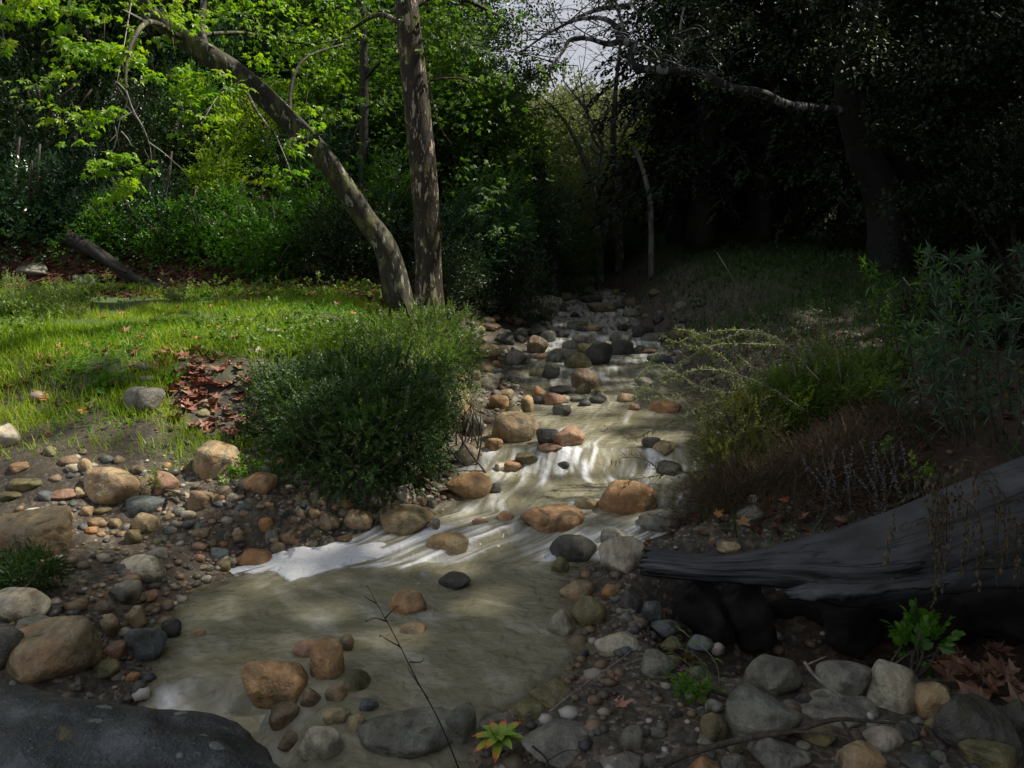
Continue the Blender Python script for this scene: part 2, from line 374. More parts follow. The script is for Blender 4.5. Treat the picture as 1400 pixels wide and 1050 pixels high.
def barkmat(name, base, base2, patch, pcut, scale=3.0, lichen=None, stretch=.45):
    m, nt, out = newmat(name); ge = nd(nt, "ShaderNodeNewGeometry"); mp = nd(nt, "ShaderNodeMapping"); nt.links.new(ge.outputs['Position'], mp.inputs[0]); mp.inputs['Scale'].default_value = (1, 1, stretch)
    g = mp.outputs[0]
    n1 = nd(nt, "ShaderNodeTexNoise", i_Scale=scale * 2.2, i_Detail=5.0, i_Distortion=.4); nt.links.new(g, n1.inputs[0])
    n2_ = nd(nt, "ShaderNodeTexNoise", i_Scale=scale * 3.2, i_Detail=6.0, i_Roughness=.65, i_Distortion=.3); nt.links.new(g, n2_.inputs[0])
    n3 = nd(nt, "ShaderNodeTexNoise", i_Scale=40.0, i_Detail=4.0); nt.links.new(g, n3.inputs[0])
    c0 = ramp(nt, n1.outputs[0], [(.35, base), (.65, base2)]); pk = ramp(nt, n2_.outputs[0], [(pcut, (0, 0, 0)), (pcut + .02, (1, 1, 1))])
    c = mixc(nt, pk.outputs[0], c0.outputs[0], patch)
    if lichen:
        lk = ramp(nt, n1.outputs[0], [(.56, (0, 0, 0)), (.62, (1, 1, 1))]); c = mixc(nt, math_(nt, 'MULTIPLY', lk.outputs[0], .7), c, lichen)
    v = ramp(nt, n3.outputs[0], [(.3, (.6, .6, .6)), (.7, (1.2, 1.2, 1.2))]); c = mixc(nt, 1.0, c, v.outputs[0], 'MULTIPLY')
    p = nd(nt, "ShaderNodeBsdfPrincipled", i_Roughness=.75); b = nd(nt, "ShaderNodeBump", i_Strength=.7, i_Distance=.02)
    h = math_(nt, 'SUBTRACT', n3.outputs[0], math_(nt, 'MULTIPLY', pk.outputs[0], .5)); nt.links.new(h, b.inputs['Height'])
    nt.links.new(b.outputs[0], p.inputs['Normal']); nt.links.new(c, p.inputs['Base Color']); nt.links.new(p.outputs[0], out.inputs[0]); return m
M_BARK1 = barkmat("mottled_sycamore_bark", (.022, .020, .013), (.055, .050, .026), (.27, .28, .23), .575, 3.8, (.12, .13, .03))
M_BARK2 = barkmat("flaking_sycamore_bark", (.014, .010, .006), (.040, .028, .013), (.42, .35, .26), .565, 5.5, (.10, .09, .02), .3)
M_BARKD = barkmat("dark_bark", (.012, .010, .008), (.03, .024, .018), (.07, .07, .065), .66, 3.0)
M_BARKK = barkmat("blackish_bark", (.005, .005, .005), (.012, .011, .010), (.03, .03, .03), .66, 3.0)
M_BARKG = barkmat("grey_bark", (.05, .045, .04), (.10, .09, .08), (.26, .25, .24), .54, 3.0)
M_BARKP = barkmat("pale_bark", (.14, .13, .12), (.30, .29, .27), (.10, .08, .06), .60, 3.0)
M_BARKB = barkmat("branch_bark", (.012, .011, .010), (.03, .028, .026), (.27, .28, .29), .53, 3.0)
M_TWIG = barkmat("twig_bark", (.05, .04, .03), (.10, .08, .06), (.2, .18, .16), .62, 3.0)
M_TWIGP = barkmat("pale_twig_bark", (.22, .21, .18), (.30, .28, .25), (.12, .10, .08), .62, 3.0)

def groundmat():
    m, nt, out = newmat("creek_soil"); ge = nd(nt, "ShaderNodeNewGeometry"); g = ge.outputs['Position']
    n1 = nd(nt, "ShaderNodeTexNoise", i_Scale=1.4, i_Detail=6.0, i_Roughness=.65); nt.links.new(g, n1.inputs[0])
    n2_ = nd(nt, "ShaderNodeTexNoise", i_Scale=22.0, i_Detail=5.0, i_Roughness=.7); nt.links.new(g, n2_.inputs[0])
    vo = nd(nt, "ShaderNodeTexVoronoi", i_Scale=38.0); nt.links.new(g, vo.inputs[0])
    vs = nd(nt, "ShaderNodeSeparateColor"); nt.links.new(vo.outputs['Color'], vs.inputs[0])
    soil = ramp(nt, n1.outputs[0], [(.3, (.022, .018, .013)), (.5, (.045, .035, .024)), (.7, (.075, .056, .038))])
    peb = ramp(nt, vs.outputs[0], [(0, (.04, .04, .04)), (.5, (.10, .08, .055)), (.85, (.16, .12, .08)), (1, (.30, .28, .25))])
    gr = nd(nt, "ShaderNodeAttribute", attribute_name="gravel"); gs = nd(nt, "ShaderNodeAttribute", attribute_name="green"); lt = nd(nt, "ShaderNodeAttribute", attribute_name="litter")
    f = math_(nt, 'MULTIPLY', gr.outputs['Fac'], ramp(nt, n2_.outputs[0], [(.42, (0, 0, 0)), (.55, (1, 1, 1))]).outputs[0])
    c = mixc(nt, math_(nt, 'MULTIPLY', f, .8), soil.outputs[0], peb.outputs[0])
    c = mixc(nt, gs.outputs['Fac'], c, ramp(nt, n2_.outputs[0], [(.3, (.03, .045, .012)), (.7, (.07, .11, .022))]).outputs[0])
    c = mixc(nt, lt.outputs['Fac'], c, ramp(nt, n2_.outputs[0], [(.3, (.035, .016, .010)), (.7, (.10, .045, .025))]).outputs[0])
    p = nd(nt, "ShaderNodeBsdfPrincipled", i_Roughness=.8); nt.links.new(c, p.inputs['Base Color'])
    b = nd(nt, "ShaderNodeBump", i_Strength=.6, i_Distance=.02); nt.links.new(n2_.outputs[0], b.inputs['Height'])
    b2 = nd(nt, "ShaderNodeBump", i_Strength=.5, i_Distance=.01, invert=True); nt.links.new(vo.outputs['Distance'], b2.inputs['Height']); nt.links.new(b.outputs[0], b2.inputs['Normal'])
    nt.links.new(b2.outputs[0], p.inputs['Normal']); nt.links.new(p.outputs[0], out.inputs[0]); return m
def watermat():
    m, nt, out = newmat("creek_water"); ge = nd(nt, "ShaderNodeNewGeometry"); g = ge.outputs['Position']
    fo = nd(nt, "ShaderNodeAttribute", attribute_name="foam"); mu = nd(nt, "ShaderNodeAttribute", attribute_name="murk"); uv = nd(nt, "ShaderNodeAttribute", attribute_name="flow")
    n1 = nd(nt, "ShaderNodeTexNoise", i_Scale=.8, i_Detail=3.0, i_Roughness=.5, i_Distortion=.25); nt.links.new(uv.outputs['Vector'], n1.inputs[0])
    n2_ = nd(nt, "ShaderNodeTexNoise", i_Scale=13.0, i_Detail=2.5, i_Roughness=.5, i_Distortion=.2); nt.links.new(g, n2_.inputs[0])
    body = ramp(nt, n1.outputs[0], [(.3, (.24, .225, .14)), (.5, (.29, .27, .18)), (.70, (.42, .40, .30))])
    ftex = ramp(nt, n1.outputs[0], [(.36, (0, 0, 0)), (.60, (1, 1, 1))])
    f = math_(nt, 'MULTIPLY', fo.outputs['Fac'], math_(nt, 'ADD', math_(nt, 'MULTIPLY', ftex.outputs[0], .85), .25)); f = nd(nt, "ShaderNodeClamp"); 
    mm = math_(nt, 'MULTIPLY', fo.outputs['Fac'], math_(nt, 'ADD', math_(nt, 'MULTIPLY', ftex.outputs[0], .9), .12)); nt.links.new(mm, f.inputs[0])
    c = mixc(nt, f.outputs[0], body.outputs[0], (.72, .74, .77))
    p = nd(nt, "ShaderNodeBsdfPrincipled", i_IOR=1.33); nt.links.new(c, p.inputs['Base Color'])
    rr = ramp(nt, f.outputs[0], [(0, (.09, .09, .09)), (.5, (.6, .6, .6))]); nt.links.new(rr.outputs[0], p.inputs['Roughness'])
    b = nd(nt, "ShaderNodeBump", i_Strength=.75, i_Distance=.04); nt.links.new(n2_.outputs[0], b.inputs['Height'])
    b2 = nd(nt, "ShaderNodeBump", i_Strength=.05, i_Distance=.05); nt.links.new(n1.outputs[0], b2.inputs['Height']); nt.links.new(b.outputs[0], b2.inputs['Normal']); nt.links.new(b2.outputs[0], p.inputs['Normal'])
    t = nd(nt, "ShaderNodeBsdfTransparent"); t.inputs[0].default_value = (.75, .66, .40, 1)
    mx = nd(nt, "ShaderNodeMixShader"); tf = math_(nt, 'MULTIPLY', math_(nt, 'SUBTRACT', 1.0, f.outputs[0]), mu.outputs['Fac'])
    nt.links.new(tf, mx.inputs[0]); nt.links.new(p.outputs[0], mx.inputs[1]); nt.links.new(t.outputs[0], mx.inputs[2]); nt.links.new(mx.outputs[0], out.inputs[0]); return m
def simplemat(name, col, rough=.6, col2=None, scale=20., bump=.4):
    m, nt, out = newmat(name); ge = nd(nt, "ShaderNodeNewGeometry")
    n1 = nd(nt, "ShaderNodeTexNoise", i_Scale=scale, i_Detail=5.0, i_Roughness=.65); nt.links.new(ge.outputs['Position'], n1.inputs[0])
    c = ramp(nt, n1.outputs[0], [(.35, col), (.65, col2 or col)]); p = nd(nt, "ShaderNodeBsdfPrincipled", i_Roughness=rough); nt.links.new(c.outputs[0], p.inputs['Base Color'])
    b = nd(nt, "ShaderNodeBump", i_Strength=bump, i_Distance=.01); nt.links.new(n1.outputs[0], b.inputs['Height']); nt.links.new(b.outputs[0], p.inputs['Normal']); nt.links.new(p.outputs[0], out.inputs[0]); return m

# ------------------------------------------------------------------ terrain mesh
def grid_mesh(name, X, Y, Z, smooth=True, attrs=None):
    r_, c = X.shape; V = np.stack([X, Y, Z], -1).reshape(-1, 3)
    i = np.arange(r_ - 1)[:, None] * c; j = np.arange(c - 1)[None]
    q = np.stack([i + j, i + j + 1, i + c + j + 1, i + c + j], -1).reshape(-1)
    me = mesh_np(name, V, q, np.full((r_ - 1) * (c - 1), 4), smooth)
    for k, v in (attrs or {}).items():
        if v.ndim == 2:
            a = me.attributes.new(k, 'FLOAT', 'POINT'); a.data.foreach_set("value", v.astype(np.float32).ravel())
        else:
            a = me.attributes.new(k, 'FLOAT_VECTOR', 'POINT'); a.data.foreach_set("vector", v.astype(np.float32).ravel())
    return me
ys = np.concatenate([np.linspace(-20, 1.4, 22), np.linspace(1.5, 9, 210), 9 * np.exp(np.linspace(0.01, math.log(140 / 9), 210))])
xs = np.concatenate([-np.exp(np.linspace(math.log(120), math.log(5.2), 70)), np.linspace(-5.1, 4.5, 260), np.exp(np.linspace(math.log(4.6), math.log(120), 70))])
GX, GY = np.meshgrid(xs, ys); GZ = ground(GX, GY)
SL = xl(GY) - GX; SR = GX - xr(GY); SD = np.maximum(SL, SR)
ppx, ppy = proj(np.stack([GX, GY, GZ], -1).reshape(-1, 3)); ppx = ppx.reshape(GX.shape); ppy = ppy.reshape(GX.shape)
gn = n2(GX, GY, 1.1, 4, 2.)
gravel = np.clip(sstep(2.6, 0.4, SD) + 0.3, 0, 1) * (1 - sstep(6.2, 7.2, GY) * (SL > 1.5)) 
green = sstep(5.9, 6.9, GY + gn * 2) * sstep(11.6, 10.8, GY + gn * 2) * sstep(1.1, 1.9, SL + gn) + 0.7 * sstep(9, 11, GY) * sstep(0.8, 1.8, SR + gn * 2) * sstep(38, 24, GY)
litter = sstep(10.6, 11.3, GY + gn * 2) * (SL > 1.2) * sstep(17, 13, GY) + .5 * (SR > .3) * sstep(7.5, 5.5, GY) * (gn > 0.0)
M_GROUND = groundmat()
g_ob = link("ground", grid_mesh("ground", GX, GY, GZ, True, {"gravel": gravel, "green": np.clip(green, 0, 1), "litter": np.clip(litter, 0, 1)}), M_GROUND)
tagit(g_ob, kind="structure")

# ------------------------------------------------------------------ rocks
def ico(sub):
    bm = bmesh.new(); bmesh.ops.create_icosphere(bm, subdivisions=sub, radius=1.0)
    V = np.array([v.co[:] for v in bm.verts]); Fc = np.array([[v.index for v in f.verts] for f in bm.faces]); bm.free(); return V, Fc
ICO = {k: ico(k) for k in (2, 3, 4, 5)}
def rock_shape(seed, sub=4, ang=7.0, flat=0.0, rough=.06):
    rg = np.random.default_rng(seed); D, Fc = ICO[sub]
    k = rg.integers(15, 22); i_ = np.arange(k) + .5; ph_ = np.arccos(1 - 2 * i_ / k); th_ = np.pi * (1 + 5 ** .5) * i_ + rg.random() * 6
    Nn = np.stack([np.cos(th_) * np.sin(ph_), np.sin(th_) * np.sin(ph_), np.cos(ph_)], -1) + rg.normal(size=(k, 3)) * .28; Nn = Nn[:, rg.permutation(3)]; Nn /= np.linalg.norm(Nn, axis=1)[:, None]; h = rg.uniform(.70, 1.05, k)
    if flat: Nn = np.vstack([Nn, [[rg.uniform(-.12, .12), rg.uniform(-.15, .1), 1]]]); h = np.append(h, 1 - flat)
    dt = np.clip(D @ Nn.T, 0, None) / h; r_ = (dt ** ang).sum(1) ** (-1 / ang)
    off = rg.random(3) * 50
    r_ = r_ * (1 + rough * 2.2 * fbm(D * 1.6 + off, 4) + rough * .8 * fbm(D * 7 + off, 3))
    V = D * r_[:, None]; lo, hi = V.min(0), V.max(0); V = (V - (lo + hi) / 2) / ((hi - lo) / 2)
    return V, Fc
PAL = {'t': (.27, .215, .125, .35), 'o': (.29, .185, .095, .75), 'g': (.15, .15, .125, .05), 'm': (.135, .125, .06, .1), 'b': (.10, .115, .115, 0), 'n': (.165, .125, .080, .15),
       'd': (.055, .055, .048, 0), 'p': (.32, .30, .23, .15), 'r': (.24, .145, .095, .4), 'k': (.03, .035, .04, 0)}
ROCKS_XY = []; ROCK_PX = []; USED = set()
CN = {'t': 'tan', 'o': 'orange-tan', 'g': 'grey', 'm': 'olive', 'b': 'blue-grey', 'n': 'brown', 'd': 'dark', 'p': 'pale', 'r': 'pinkish brown', 'k': 'black'}
import re
def short(lab):
    t = re.split(r' (?:on|in|below|under|at|with|between|against|behind|beside|near|above|cut|left|right|just|leaning|tucked|standing|touching|wedged|from|alone|half|by|squeezed|lying|sitting|seen|sunk|directly|crossed|washed|breaking|glowing|of|to|perched|along|sticking|stuck|and above) ', ' ' + lab)[0].strip().rstrip(',')
    return t
def auto_label(px, py, w, ck, fallback):
    c = sorted(ROCK_PX, key=lambda a: (a[0] - px) ** 2 + (a[1] - py) ** 2)
    sz = 'tiny' if w < 11 else ('small' if w < 17 else 'fist-sized')
    for (a, b, nm) in c[:14]:
        if len(nm.split()) < 3: continue
        dx, dy = px - a, py - b; dr = ('right of' if dx > 0 else 'left of') if abs(dx) > abs(dy) else ('below' if dy > 0 else 'above')
        t = f'{sz} {CN[ck]} cobble just {dr} the {nm}'
        if t not in USED and len(t.split()) <= 16: USED.add(t); return t
    return fallback

def put_rock(cx, cy, w, h, ck, label, seed, ang=None, name="stone", group=None, cat="rock", flat=0.0, dz=0.0, rot=None, mat=None):
    q = hit(cx, cy + h * .28); dist = q[1] * cT - (q[2] - CAMZ) * sT; mpp = dist / F
    a = w * .5 * mpp; c = h * .5 * mpp * 1.02; b = max(c * .95, a * .72)
    dep = (CAMZ - q[2]) / max(q[1], 1)                                # looking down: the footprint fills part of the height
    phi = math.atan(dep); Hh = h * .5 * mpp * 1.06; b = max(.75 * Hh, min(a * .85, .95 * Hh / max(math.sin(phi), .1))); c = math.sqrt(max((.50 * Hh) ** 2, Hh ** 2 - (b * math.sin(phi)) ** 2)) / math.cos(phi)
    P = at(cx, cy, q[1] + b * .55)
    gz = float(ground(P[0], P[1])); P[2] = min(P[2], gz + c * .9 + .05) if gz > float(Wl(P[0], P[1])) - .05 else P[2]
    P[2] += dz; sub = 5 if w > 70 else (4 if w > 26 else 3)
    V, Fc = rock_shape(seed, sub, ang or 9.0, flat)
    V = V * np.array([a, b, c])
    if rot: 
        t = R(rot); V = V @ np.array([[math.cos(t), 0, -math.sin(t)], [0, 1, 0], [math.sin(t), 0, math.cos(t)]])
    zb = c * .9; V[:, 2] += zb
    me = mesh_np(name, V, Fc, np.full(len(Fc), 3), True)
    o = link(name, me, mat or M_ROCK, None, (P[0], P[1], P[2] - zb)); rg = random.Random(seed)
    col = PAL[ck]; j = rg.uniform(1.0, 1.4); o.color = (col[0] * j, col[1] * j * rg.uniform(.95, 1.03), col[2] * j, col[3])
    tagit(o, label, cat, group); ROCKS_XY.append((P[0], P[1], a, b)); return o
RT = [
# left gravel bank
(298,632,70,54,'t',"large tan boulder with an orange cap on the left bank below the red leaf drift"),
(158,666,80,58,'t',"biggest rounded grey-tan boulder on the left bank, cracked along its front"),
(202,667,24,32,'t',"tan wedge stone tucked against the right side of the rounded grey-tan boulder"),
(226,663,36,36,'r',"reddish brown stone between the two largest boulders of the left bank"),
(198,693,52,28,'b',"flat blue-grey stone under the right edge of the rounded grey-tan boulder"),
(275,685,32,34,'n',"angular brown stone below the boulder with the orange cap"),
(310,674,22,20,'n',"small brown stone under the boulder with the orange cap"),
(326,664,14,18,'g',"small dark grey stone leaning between the orange-capped boulder and its orange-tan neighbour"),
(357,663,45,34,'o',"orange-tan stone just right of the orange-capped boulder"),
(94,631,27,17,'n',"smooth brown oval stone left of and above the rounded grey-tan boulder"),
(117,638,20,24,'t',"small tan upright stone between the brown oval one and the large boulder"),
(26,640,28,14,'o',"flat yellow-orange stone near the left border in dark mud"),
(38,662,46,18,'m',"long flat olive stone below the yellow-orange one at the far left"),
(14,678,36,15,'m',"flat olive stone cut by the left border above the big tan slab"),
(85,677,44,18,'r',"low muddy red-brown stone left of the rounded grey-tan boulder"),
(12,600,32,38,'p',"pale grey pointed stone standing at the left border below the grass"),
(64,594,12,13,'r',"tiny pinkish stone right of the pale grey pointed one"),
(42,738,120,78,'t',"huge tan slab with a dark overhung edge at the left border"),
(118,700,18,16,'t',"small yellowish stone above the right end of the huge tan slab"),
(141,699,24,12,'m',"small flat olive stone under the front of the rounded grey-tan boulder"),
(133,717,26,16,'t',"pale tan flat stone with a grass tuft beside it on bare sand"),
(157,717,18,15,'t',"small tan flat stone just left of the smooth rounded tan one"),
(199,718,38,32,'t',"smooth rounded tan stone sitting on bare sand below the blue-grey one"),
(182,736,24,26,'m',"small mossy angular stone below the smooth rounded tan one"),
(192,780,62,38,'p',"pale tan log-shaped stone with a round cut-looking end"),
(215,757,30,18,'g',"low grey-brown stone half sunk in sand behind the log-shaped stone"),
(275,731,22,17,'n',"brown stone half buried in the middle of the sand flat"),
(288,744,18,12,'n',"small flat brown stone next to the half buried one on the sand flat"),
(272,763,17,12,'r',"small pinkish stone alone on fine gravel near the water"),
(300,760,26,24,'b',"dark blue-grey stone with a pale chip at the water's edge"),
(346,764,56,28,'o',"orange-tan blocky stone at the left end of the white foam"),
(170,815,42,38,'g',"grey-green flat stone sunk below the log-shaped stone"),
(203,816,28,18,'r',"pinkish tan stone to the right of the grey-green sunk one"),
(26,834,76,56,'p',"pale grey slab with a yellow rim cut by the left border"),
(140,832,24,20,'n',"brown stone above the cluster beside the big block"),
(150,858,28,32,'t',"tan upright stone in the cluster right of the big block"),
(187,846,28,34,'t',"pitted tan stone at the water's edge above the rough blue-grey one"),
(70,900,124,92,'t',"big squared tan block with an orange rim near the bottom left corner"),
(200,884,54,56,'b',"rough blue-grey stone at the left water's edge"),
(234,862,30,30,'d',"dark wet round stone standing in the pool by the left edge"),
(272,862,22,20,'t',"tan stone seen through the pool water near the left edge"),
(158,894,30,28,'r',"red-brown angular stone wedged right of the big squared block"),
(146,918,40,28,'m',"olive-yellow faceted stone at the foot of the big squared block"),
(181,927,20,15,'o',"small yellow-tan stone beside the little cascade at the lower left"),
(136,903,14,18,'m',"small olive stone squeezed between the big block and the red-brown stone"),
(12,892,42,62,'d',"dark grey block behind the left side of the big squared block"),
(48,856,54,26,'g',"grey flat stone behind the top of the big squared block"),
(88,857,32,13,'o',"flat orange stone lying behind the big squared block"),
(62,878,22,12,'d',"small dark stone shadowed behind the big squared block"),
(132,870,16,12,'g',"small grey-green stone touching the top right corner of the big block"),
(100,838,18,12,'b',"small blue-grey pebble stone right of the pale slab"),
(78,832,22,14,'d',"dark slate-coloured stone right of the pale slab"),
# water's edge below the dark bush
(450,714,32,32,'n',"brown teardrop stone at the top edge of the white foam"),
(488,711,46,32,'t',"tan-brown stone between the teardrop stone and the big olive-tan one"),
(553,711,78,40,'t',"big olive-tan boulder at the right end of the white foam"),
(553,677,32,30,'p',"pale angular stone perched behind the big olive-tan boulder"),
(470,689,28,17,'o',"orange-tan stone at the foot of the dark bush"),
(395,736,28,22,'n',"smooth brown oval stone above the left part of the foam"),
(380,749,24,18,'n',"tan-brown stone touching the orange blocky one by the foam"),
(363,718,20,20,'o',"orange-brown stone in the gravel left of the foam"),
(386,704,19,12,'b',"grey oval pebble in the gravel below the dark bush"),
(371,733,20,18,'g',"grey-brown stone behind the smooth brown oval one"),
(403,712,17,14,'n',"brown stone right of the grey oval pebble"),
(432,683,24,18,'m',"olive stone at the left foot of the dark bush"),
(430,702,20,14,'t',"small tan stone in a row left of the brown teardrop"),
(434,730,16,12,'m',"small olive stone sticking out of the foam's upper edge"),
(470,736,24,9,'r',"low wet reddish stone along the foam's upper edge"),
(512,690,30,10,'n',"flat brown stone between the bush and the tan-brown stone"),
(416,690,14,11,'g',"small grey stone in the litter left of the olive one"),
(415,722,15,11,'t',"small tan pebble stone left of the teardrop stone"),
(641,667,66,40,'o',"orange-brown boulder in calm water right of the dark bush"),
(612,737,60,38,'t',"tan boulder washed over by water beside the big olive-tan one"),
(594,718,16,20,'p',"small pinkish white stone against the big olive-tan boulder"),
(622,796,46,26,'d',"dark wet stone standing alone in the middle of the pool"),
(560,826,52,34,'o',"orange stone breaking the surface in the middle of the pool"),
(563,857,38,28,'t',"pale tan stone under water below the orange one in the pool"),
(705,846,40,16,'o',"orange-tan stone glimpsed under the water at the pool's right"),
# cluster at the pool's outlet
(378,932,88,72,'o',"large orange-brown boulder at the pool's outlet"),
(448,907,46,62,'o',"upright tan and orange egg-shaped stone leaning on the large orange-brown one"),
(418,889,36,24,'r',"pinkish stone behind the egg-shaped one"),
(472,881,24,24,'n',"brown stone half hidden behind the egg-shaped one"),
(488,926,38,54,'m',"olive stone under water right of the egg-shaped one"),
(426,955,30,28,'n',"brown stone directly below the egg-shaped one"),
(459,950,30,26,'t',"round tan stone, right one of the pair below the egg-shaped stone"),
(391,978,48,38,'n',"grey-brown stone below the large orange-brown boulder"),
(461,979,42,24,'t',"flat tan-grey stone below the round tan one"),
(404,1004,44,30,'n',"brown stone under shallow water beside the black boulder"),
(438,1022,66,48,'p',"pale triangular stone between the black boulder and the long slab"),
(488,991,30,24,'t',"tan stone against the left end of the long pale slab"),
(560,1004,150,66,'g',"long pale grey slab at the bottom beside the thin dead stem"),
(630,998,44,54,'g',"grey stone against the right end of the long pale slab"),
(505,965,26,18,'b',"blue-grey stone above the left end of the long pale slab"),
(683,995,56,38,'g',"olive-grey stone behind the yellow-green plant"),
(726,972,52,32,'m',"olive oval stone above and right of the yellow-green plant"),
(754,951,62,34,'m',"low olive stone at the water's edge above the oval one"),
(769,1021,116,66,'g',"big olive-grey boulder right of the yellow-green plant"),
(862,1011,36,40,'g',"grey-tan stone with a pointed right side on dark gravel"),
(850,1047,62,32,'g',"grey stone cut by the bottom border right of the big olive-grey one"),
(767,854,42,38,'p',"pale grey stone at the right edge of the pool"),
(804,839,50,46,'m',"olive-grey round boulder right of the pale grey one"),
(790,809,52,30,'t',"yellow-tan stone behind the olive-grey round boulder"),
(835,811,28,22,'o',"small orange-topped stone right of the yellow-tan one"),
(842,882,62,36,'p',"pale stone with a mossy foot in front of the olive-grey round boulder"),
(900,914,50,38,'g',"flat grey-green stone on dark mud left of the grass tuft"),
(864,824,34,34,'d',"dark stone under the left tip of the log"),
(890,838,36,32,'b',"blue-grey stone under the log's left end"),
(910,858,42,24,'b',"low blue-grey stone below the one under the log's left end"),
(857,847,20,18,'g',"small grey stone left of the pair under the log's end"),
(957,882,38,28,'b',"blue-grey stone in front of the hollow beneath the log"),
(982,887,20,16,'p',"small light stone in front of the hollow beneath the log"),
(918,882,34,20,'m',"brownish stone left of the two in front of the hollow"),
# bottom right
(1058,928,78,66,'g',"grey boulder behind the big pointed one at the lower right"),
(1043,984,106,84,'g',"big pointed grey-olive boulder above the fallen stick"),
(978,998,44,46,'m',"olive stone against the left side of the big pointed boulder"),
(1160,936,80,66,'g',"grey boulder crossed by the thin bent twig"),
(1226,946,84,74,'p',"boulder with a pale patch below the bright green sprig"),
(1273,964,46,54,'t',"tan boulder right of the one with the pale patch"),
(1145,974,112,46,'g',"low grey slab under the thin bent twig"),
(1212,1013,56,36,'p',"pale rounded stone below the right end of the fallen stick"),
(1066,1032,82,48,'g',"grey-tan boulder below the fallen stick, left of centre"),
(1176,1042,64,46,'t',"tan-grey stone at the bottom border right of the fallen stick"),
(1262,1046,56,30,'b',"blue-grey stone cut by the bottom border"),
(1326,1000,110,90,'d',"large dark brown boulder below the dry brown leaves"),
(1355,1040,74,50,'m',"dark olive stone near the bottom right corner"),
(963,1047,50,32,'o',"orange-brown stone under the left part of the fallen stick"),
(1004,1046,38,38,'g',"grey round stone at the bottom border below the stick"),
(1116,1008,62,26,'m',"flat olive stone just under the fallen stick"),
(1384,985,50,60,'d',"dark stone at the right border below the brown leaves"),
(1240,1004,40,26,'d',"dark stone in the gap right of the pale rounded one"),
(1100,960,26,24,'d',"small dark stone in the gap behind the big pointed boulder"),
# middle of the creek
(704,590,66,48,'t',"square tan-topped boulder in the middle of the creek"),
(777,601,46,34,'r',"reddish wet boulder at the top of the small waterfall"),
(749,601,32,28,'d',"dark stone between the square boulder and the reddish one"),
(752,614,36,14,'r',"flat brown-red stone below the dark one by the small waterfall"),
(675,609,26,20,'o',"orange-brown stone at the lower left corner of the square boulder"),
(641,622,34,34,'p',"pale olive stone left of the orange-brown one in calm water"),
(858,683,84,52,'o',"large orange boulder with a dark left end in the rapids"),
(802,686,36,26,'t',"tan stone washed over left of the large orange boulder"),
(755,708,90,36,'o',"long flat wet orange-brown stone in the rapids"),
(720,630,32,22,'m',"dark olive angular stone in calm water below the square boulder"),
(686,639,20,14,'p',"small whitish stone left of a little orange one"),
(701,638,24,15,'o',"little orange stone below the square boulder"),
(676,669,20,15,'d',"small dark stone touching the orange-brown boulder"),
(769,637,20,14,'d',"small dark grey stone breaking the white water"),
(784,752,66,46,'d',"dark olive wet boulder at the left foot of the pale tan one"),
(766,775,26,26,'m',"small olive-tan stone below the dark olive wet boulder"),
(839,735,38,28,'g',"olive-grey stone behind the pale tan boulder"),
(856,762,76,54,'p',"pale tan boulder touching the jagged tip of the log"),
(682,552,28,24,'o',"pale orange rounded stone behind the square boulder"),
(691,539,24,14,'t',"tan stone behind the pale orange one"),
(701,561,28,16,'m',"dark olive stone right of the pale orange one"),
(721,555,18,26,'t',"narrow tan stone standing behind the square boulder"),
(754,547,38,22,'r',"pinkish orange stone right of the narrow standing one"),
(737,538,20,20,'o',"orange pointed stone behind the pinkish one"),
(770,547,20,14,'p',"small pale stone right of the pinkish one"),
(768,562,26,18,'g',"small grey-olive pointed stone in open water"),
(789,545,24,10,'g',"low grey stone in open water below the rounded brown boulder"),
(799,521,38,35,'n',"rounded brown boulder in the middle of the upper creek"),
(770,534,40,12,'d',"flat dark stone left of the rounded brown boulder"),
(790,495,38,26,'m',"olive boulder directly behind the rounded brown one"),
(816,487,44,40,'d',"dark grey angular boulder right of the olive one"),
(849,477,34,24,'d',"dark grey flat-topped boulder right of the angular one"),
(850,463,34,18,'g',"grey stone behind the dark flat-topped boulder"),
(908,557,48,20,'o',"orange stone in water under the right willow sprays"),
(868,557,16,10,'r',"small pink stone left of the orange one near the right bank"),
(890,607,26,18,'d',"dark olive stone at the right of the small waterfall"),
(908,613,32,20,'t',"tan stone in water against the dark olive one near the right bank"),
(916,640,38,26,'d',"dark stone washed over by white water near the right bank"),
(902,714,62,36,'g',"grey-brown stone at the right bank below the large orange boulder"),
(945,690,36,22,'g',"grey stone under the right brush by the white water"),
(690,706,26,20,'o',"orange stone glowing through the shallow rapids"),
(655,712,26,16,'r',"reddish stone under the shallow rapids left of the glowing one"),
(995,748,34,20,'t',"pale tan stone on the bank just above the log"),
(1030,705,44,30,'g',"grey stone in dead brush above the log"),
(790,735,26,14,'t',"small tan stone washed over behind the dark olive wet boulder"),
# upper creek
(798,388,42,21,'g',"largest grey boulder at the head of the visible creek"),
(745,420,40,30,'p',"pale flat-topped boulder on the left of the upper creek"),
(808,411,32,13,'d',"dark flat boulder in the upper channel"),
(822,422,42,16,'m',"olive-brown flat boulder below the dark flat one"),
(811,401,20,9,'g',"small grey stone below the largest upstream boulder"),
(829,402,18,8,'p',"small pale stone in the upper channel"),
(862,414,26,15,'m',"olive stone at the right of the upper channel"),
(864,429,28,15,'g',"grey stone below the olive one at the right of the upper channel"),
(866,444,28,14,'g',"second grey stone down at the right of the upper channel"),
(878,455,34,20,'d',"dark boulder at the right of the upper channel"),
(786,431,14,9,'d',"tiny dark stone in the middle of the upper channel"),
(790,443,30,9,'m',"low olive stone across the middle of the upper channel"),
(795,451,14,9,'d',"tiny dark stone below the low olive one"),
(812,449,24,14,'t',"tan and dark pointed stone in the middle of the upper channel"),
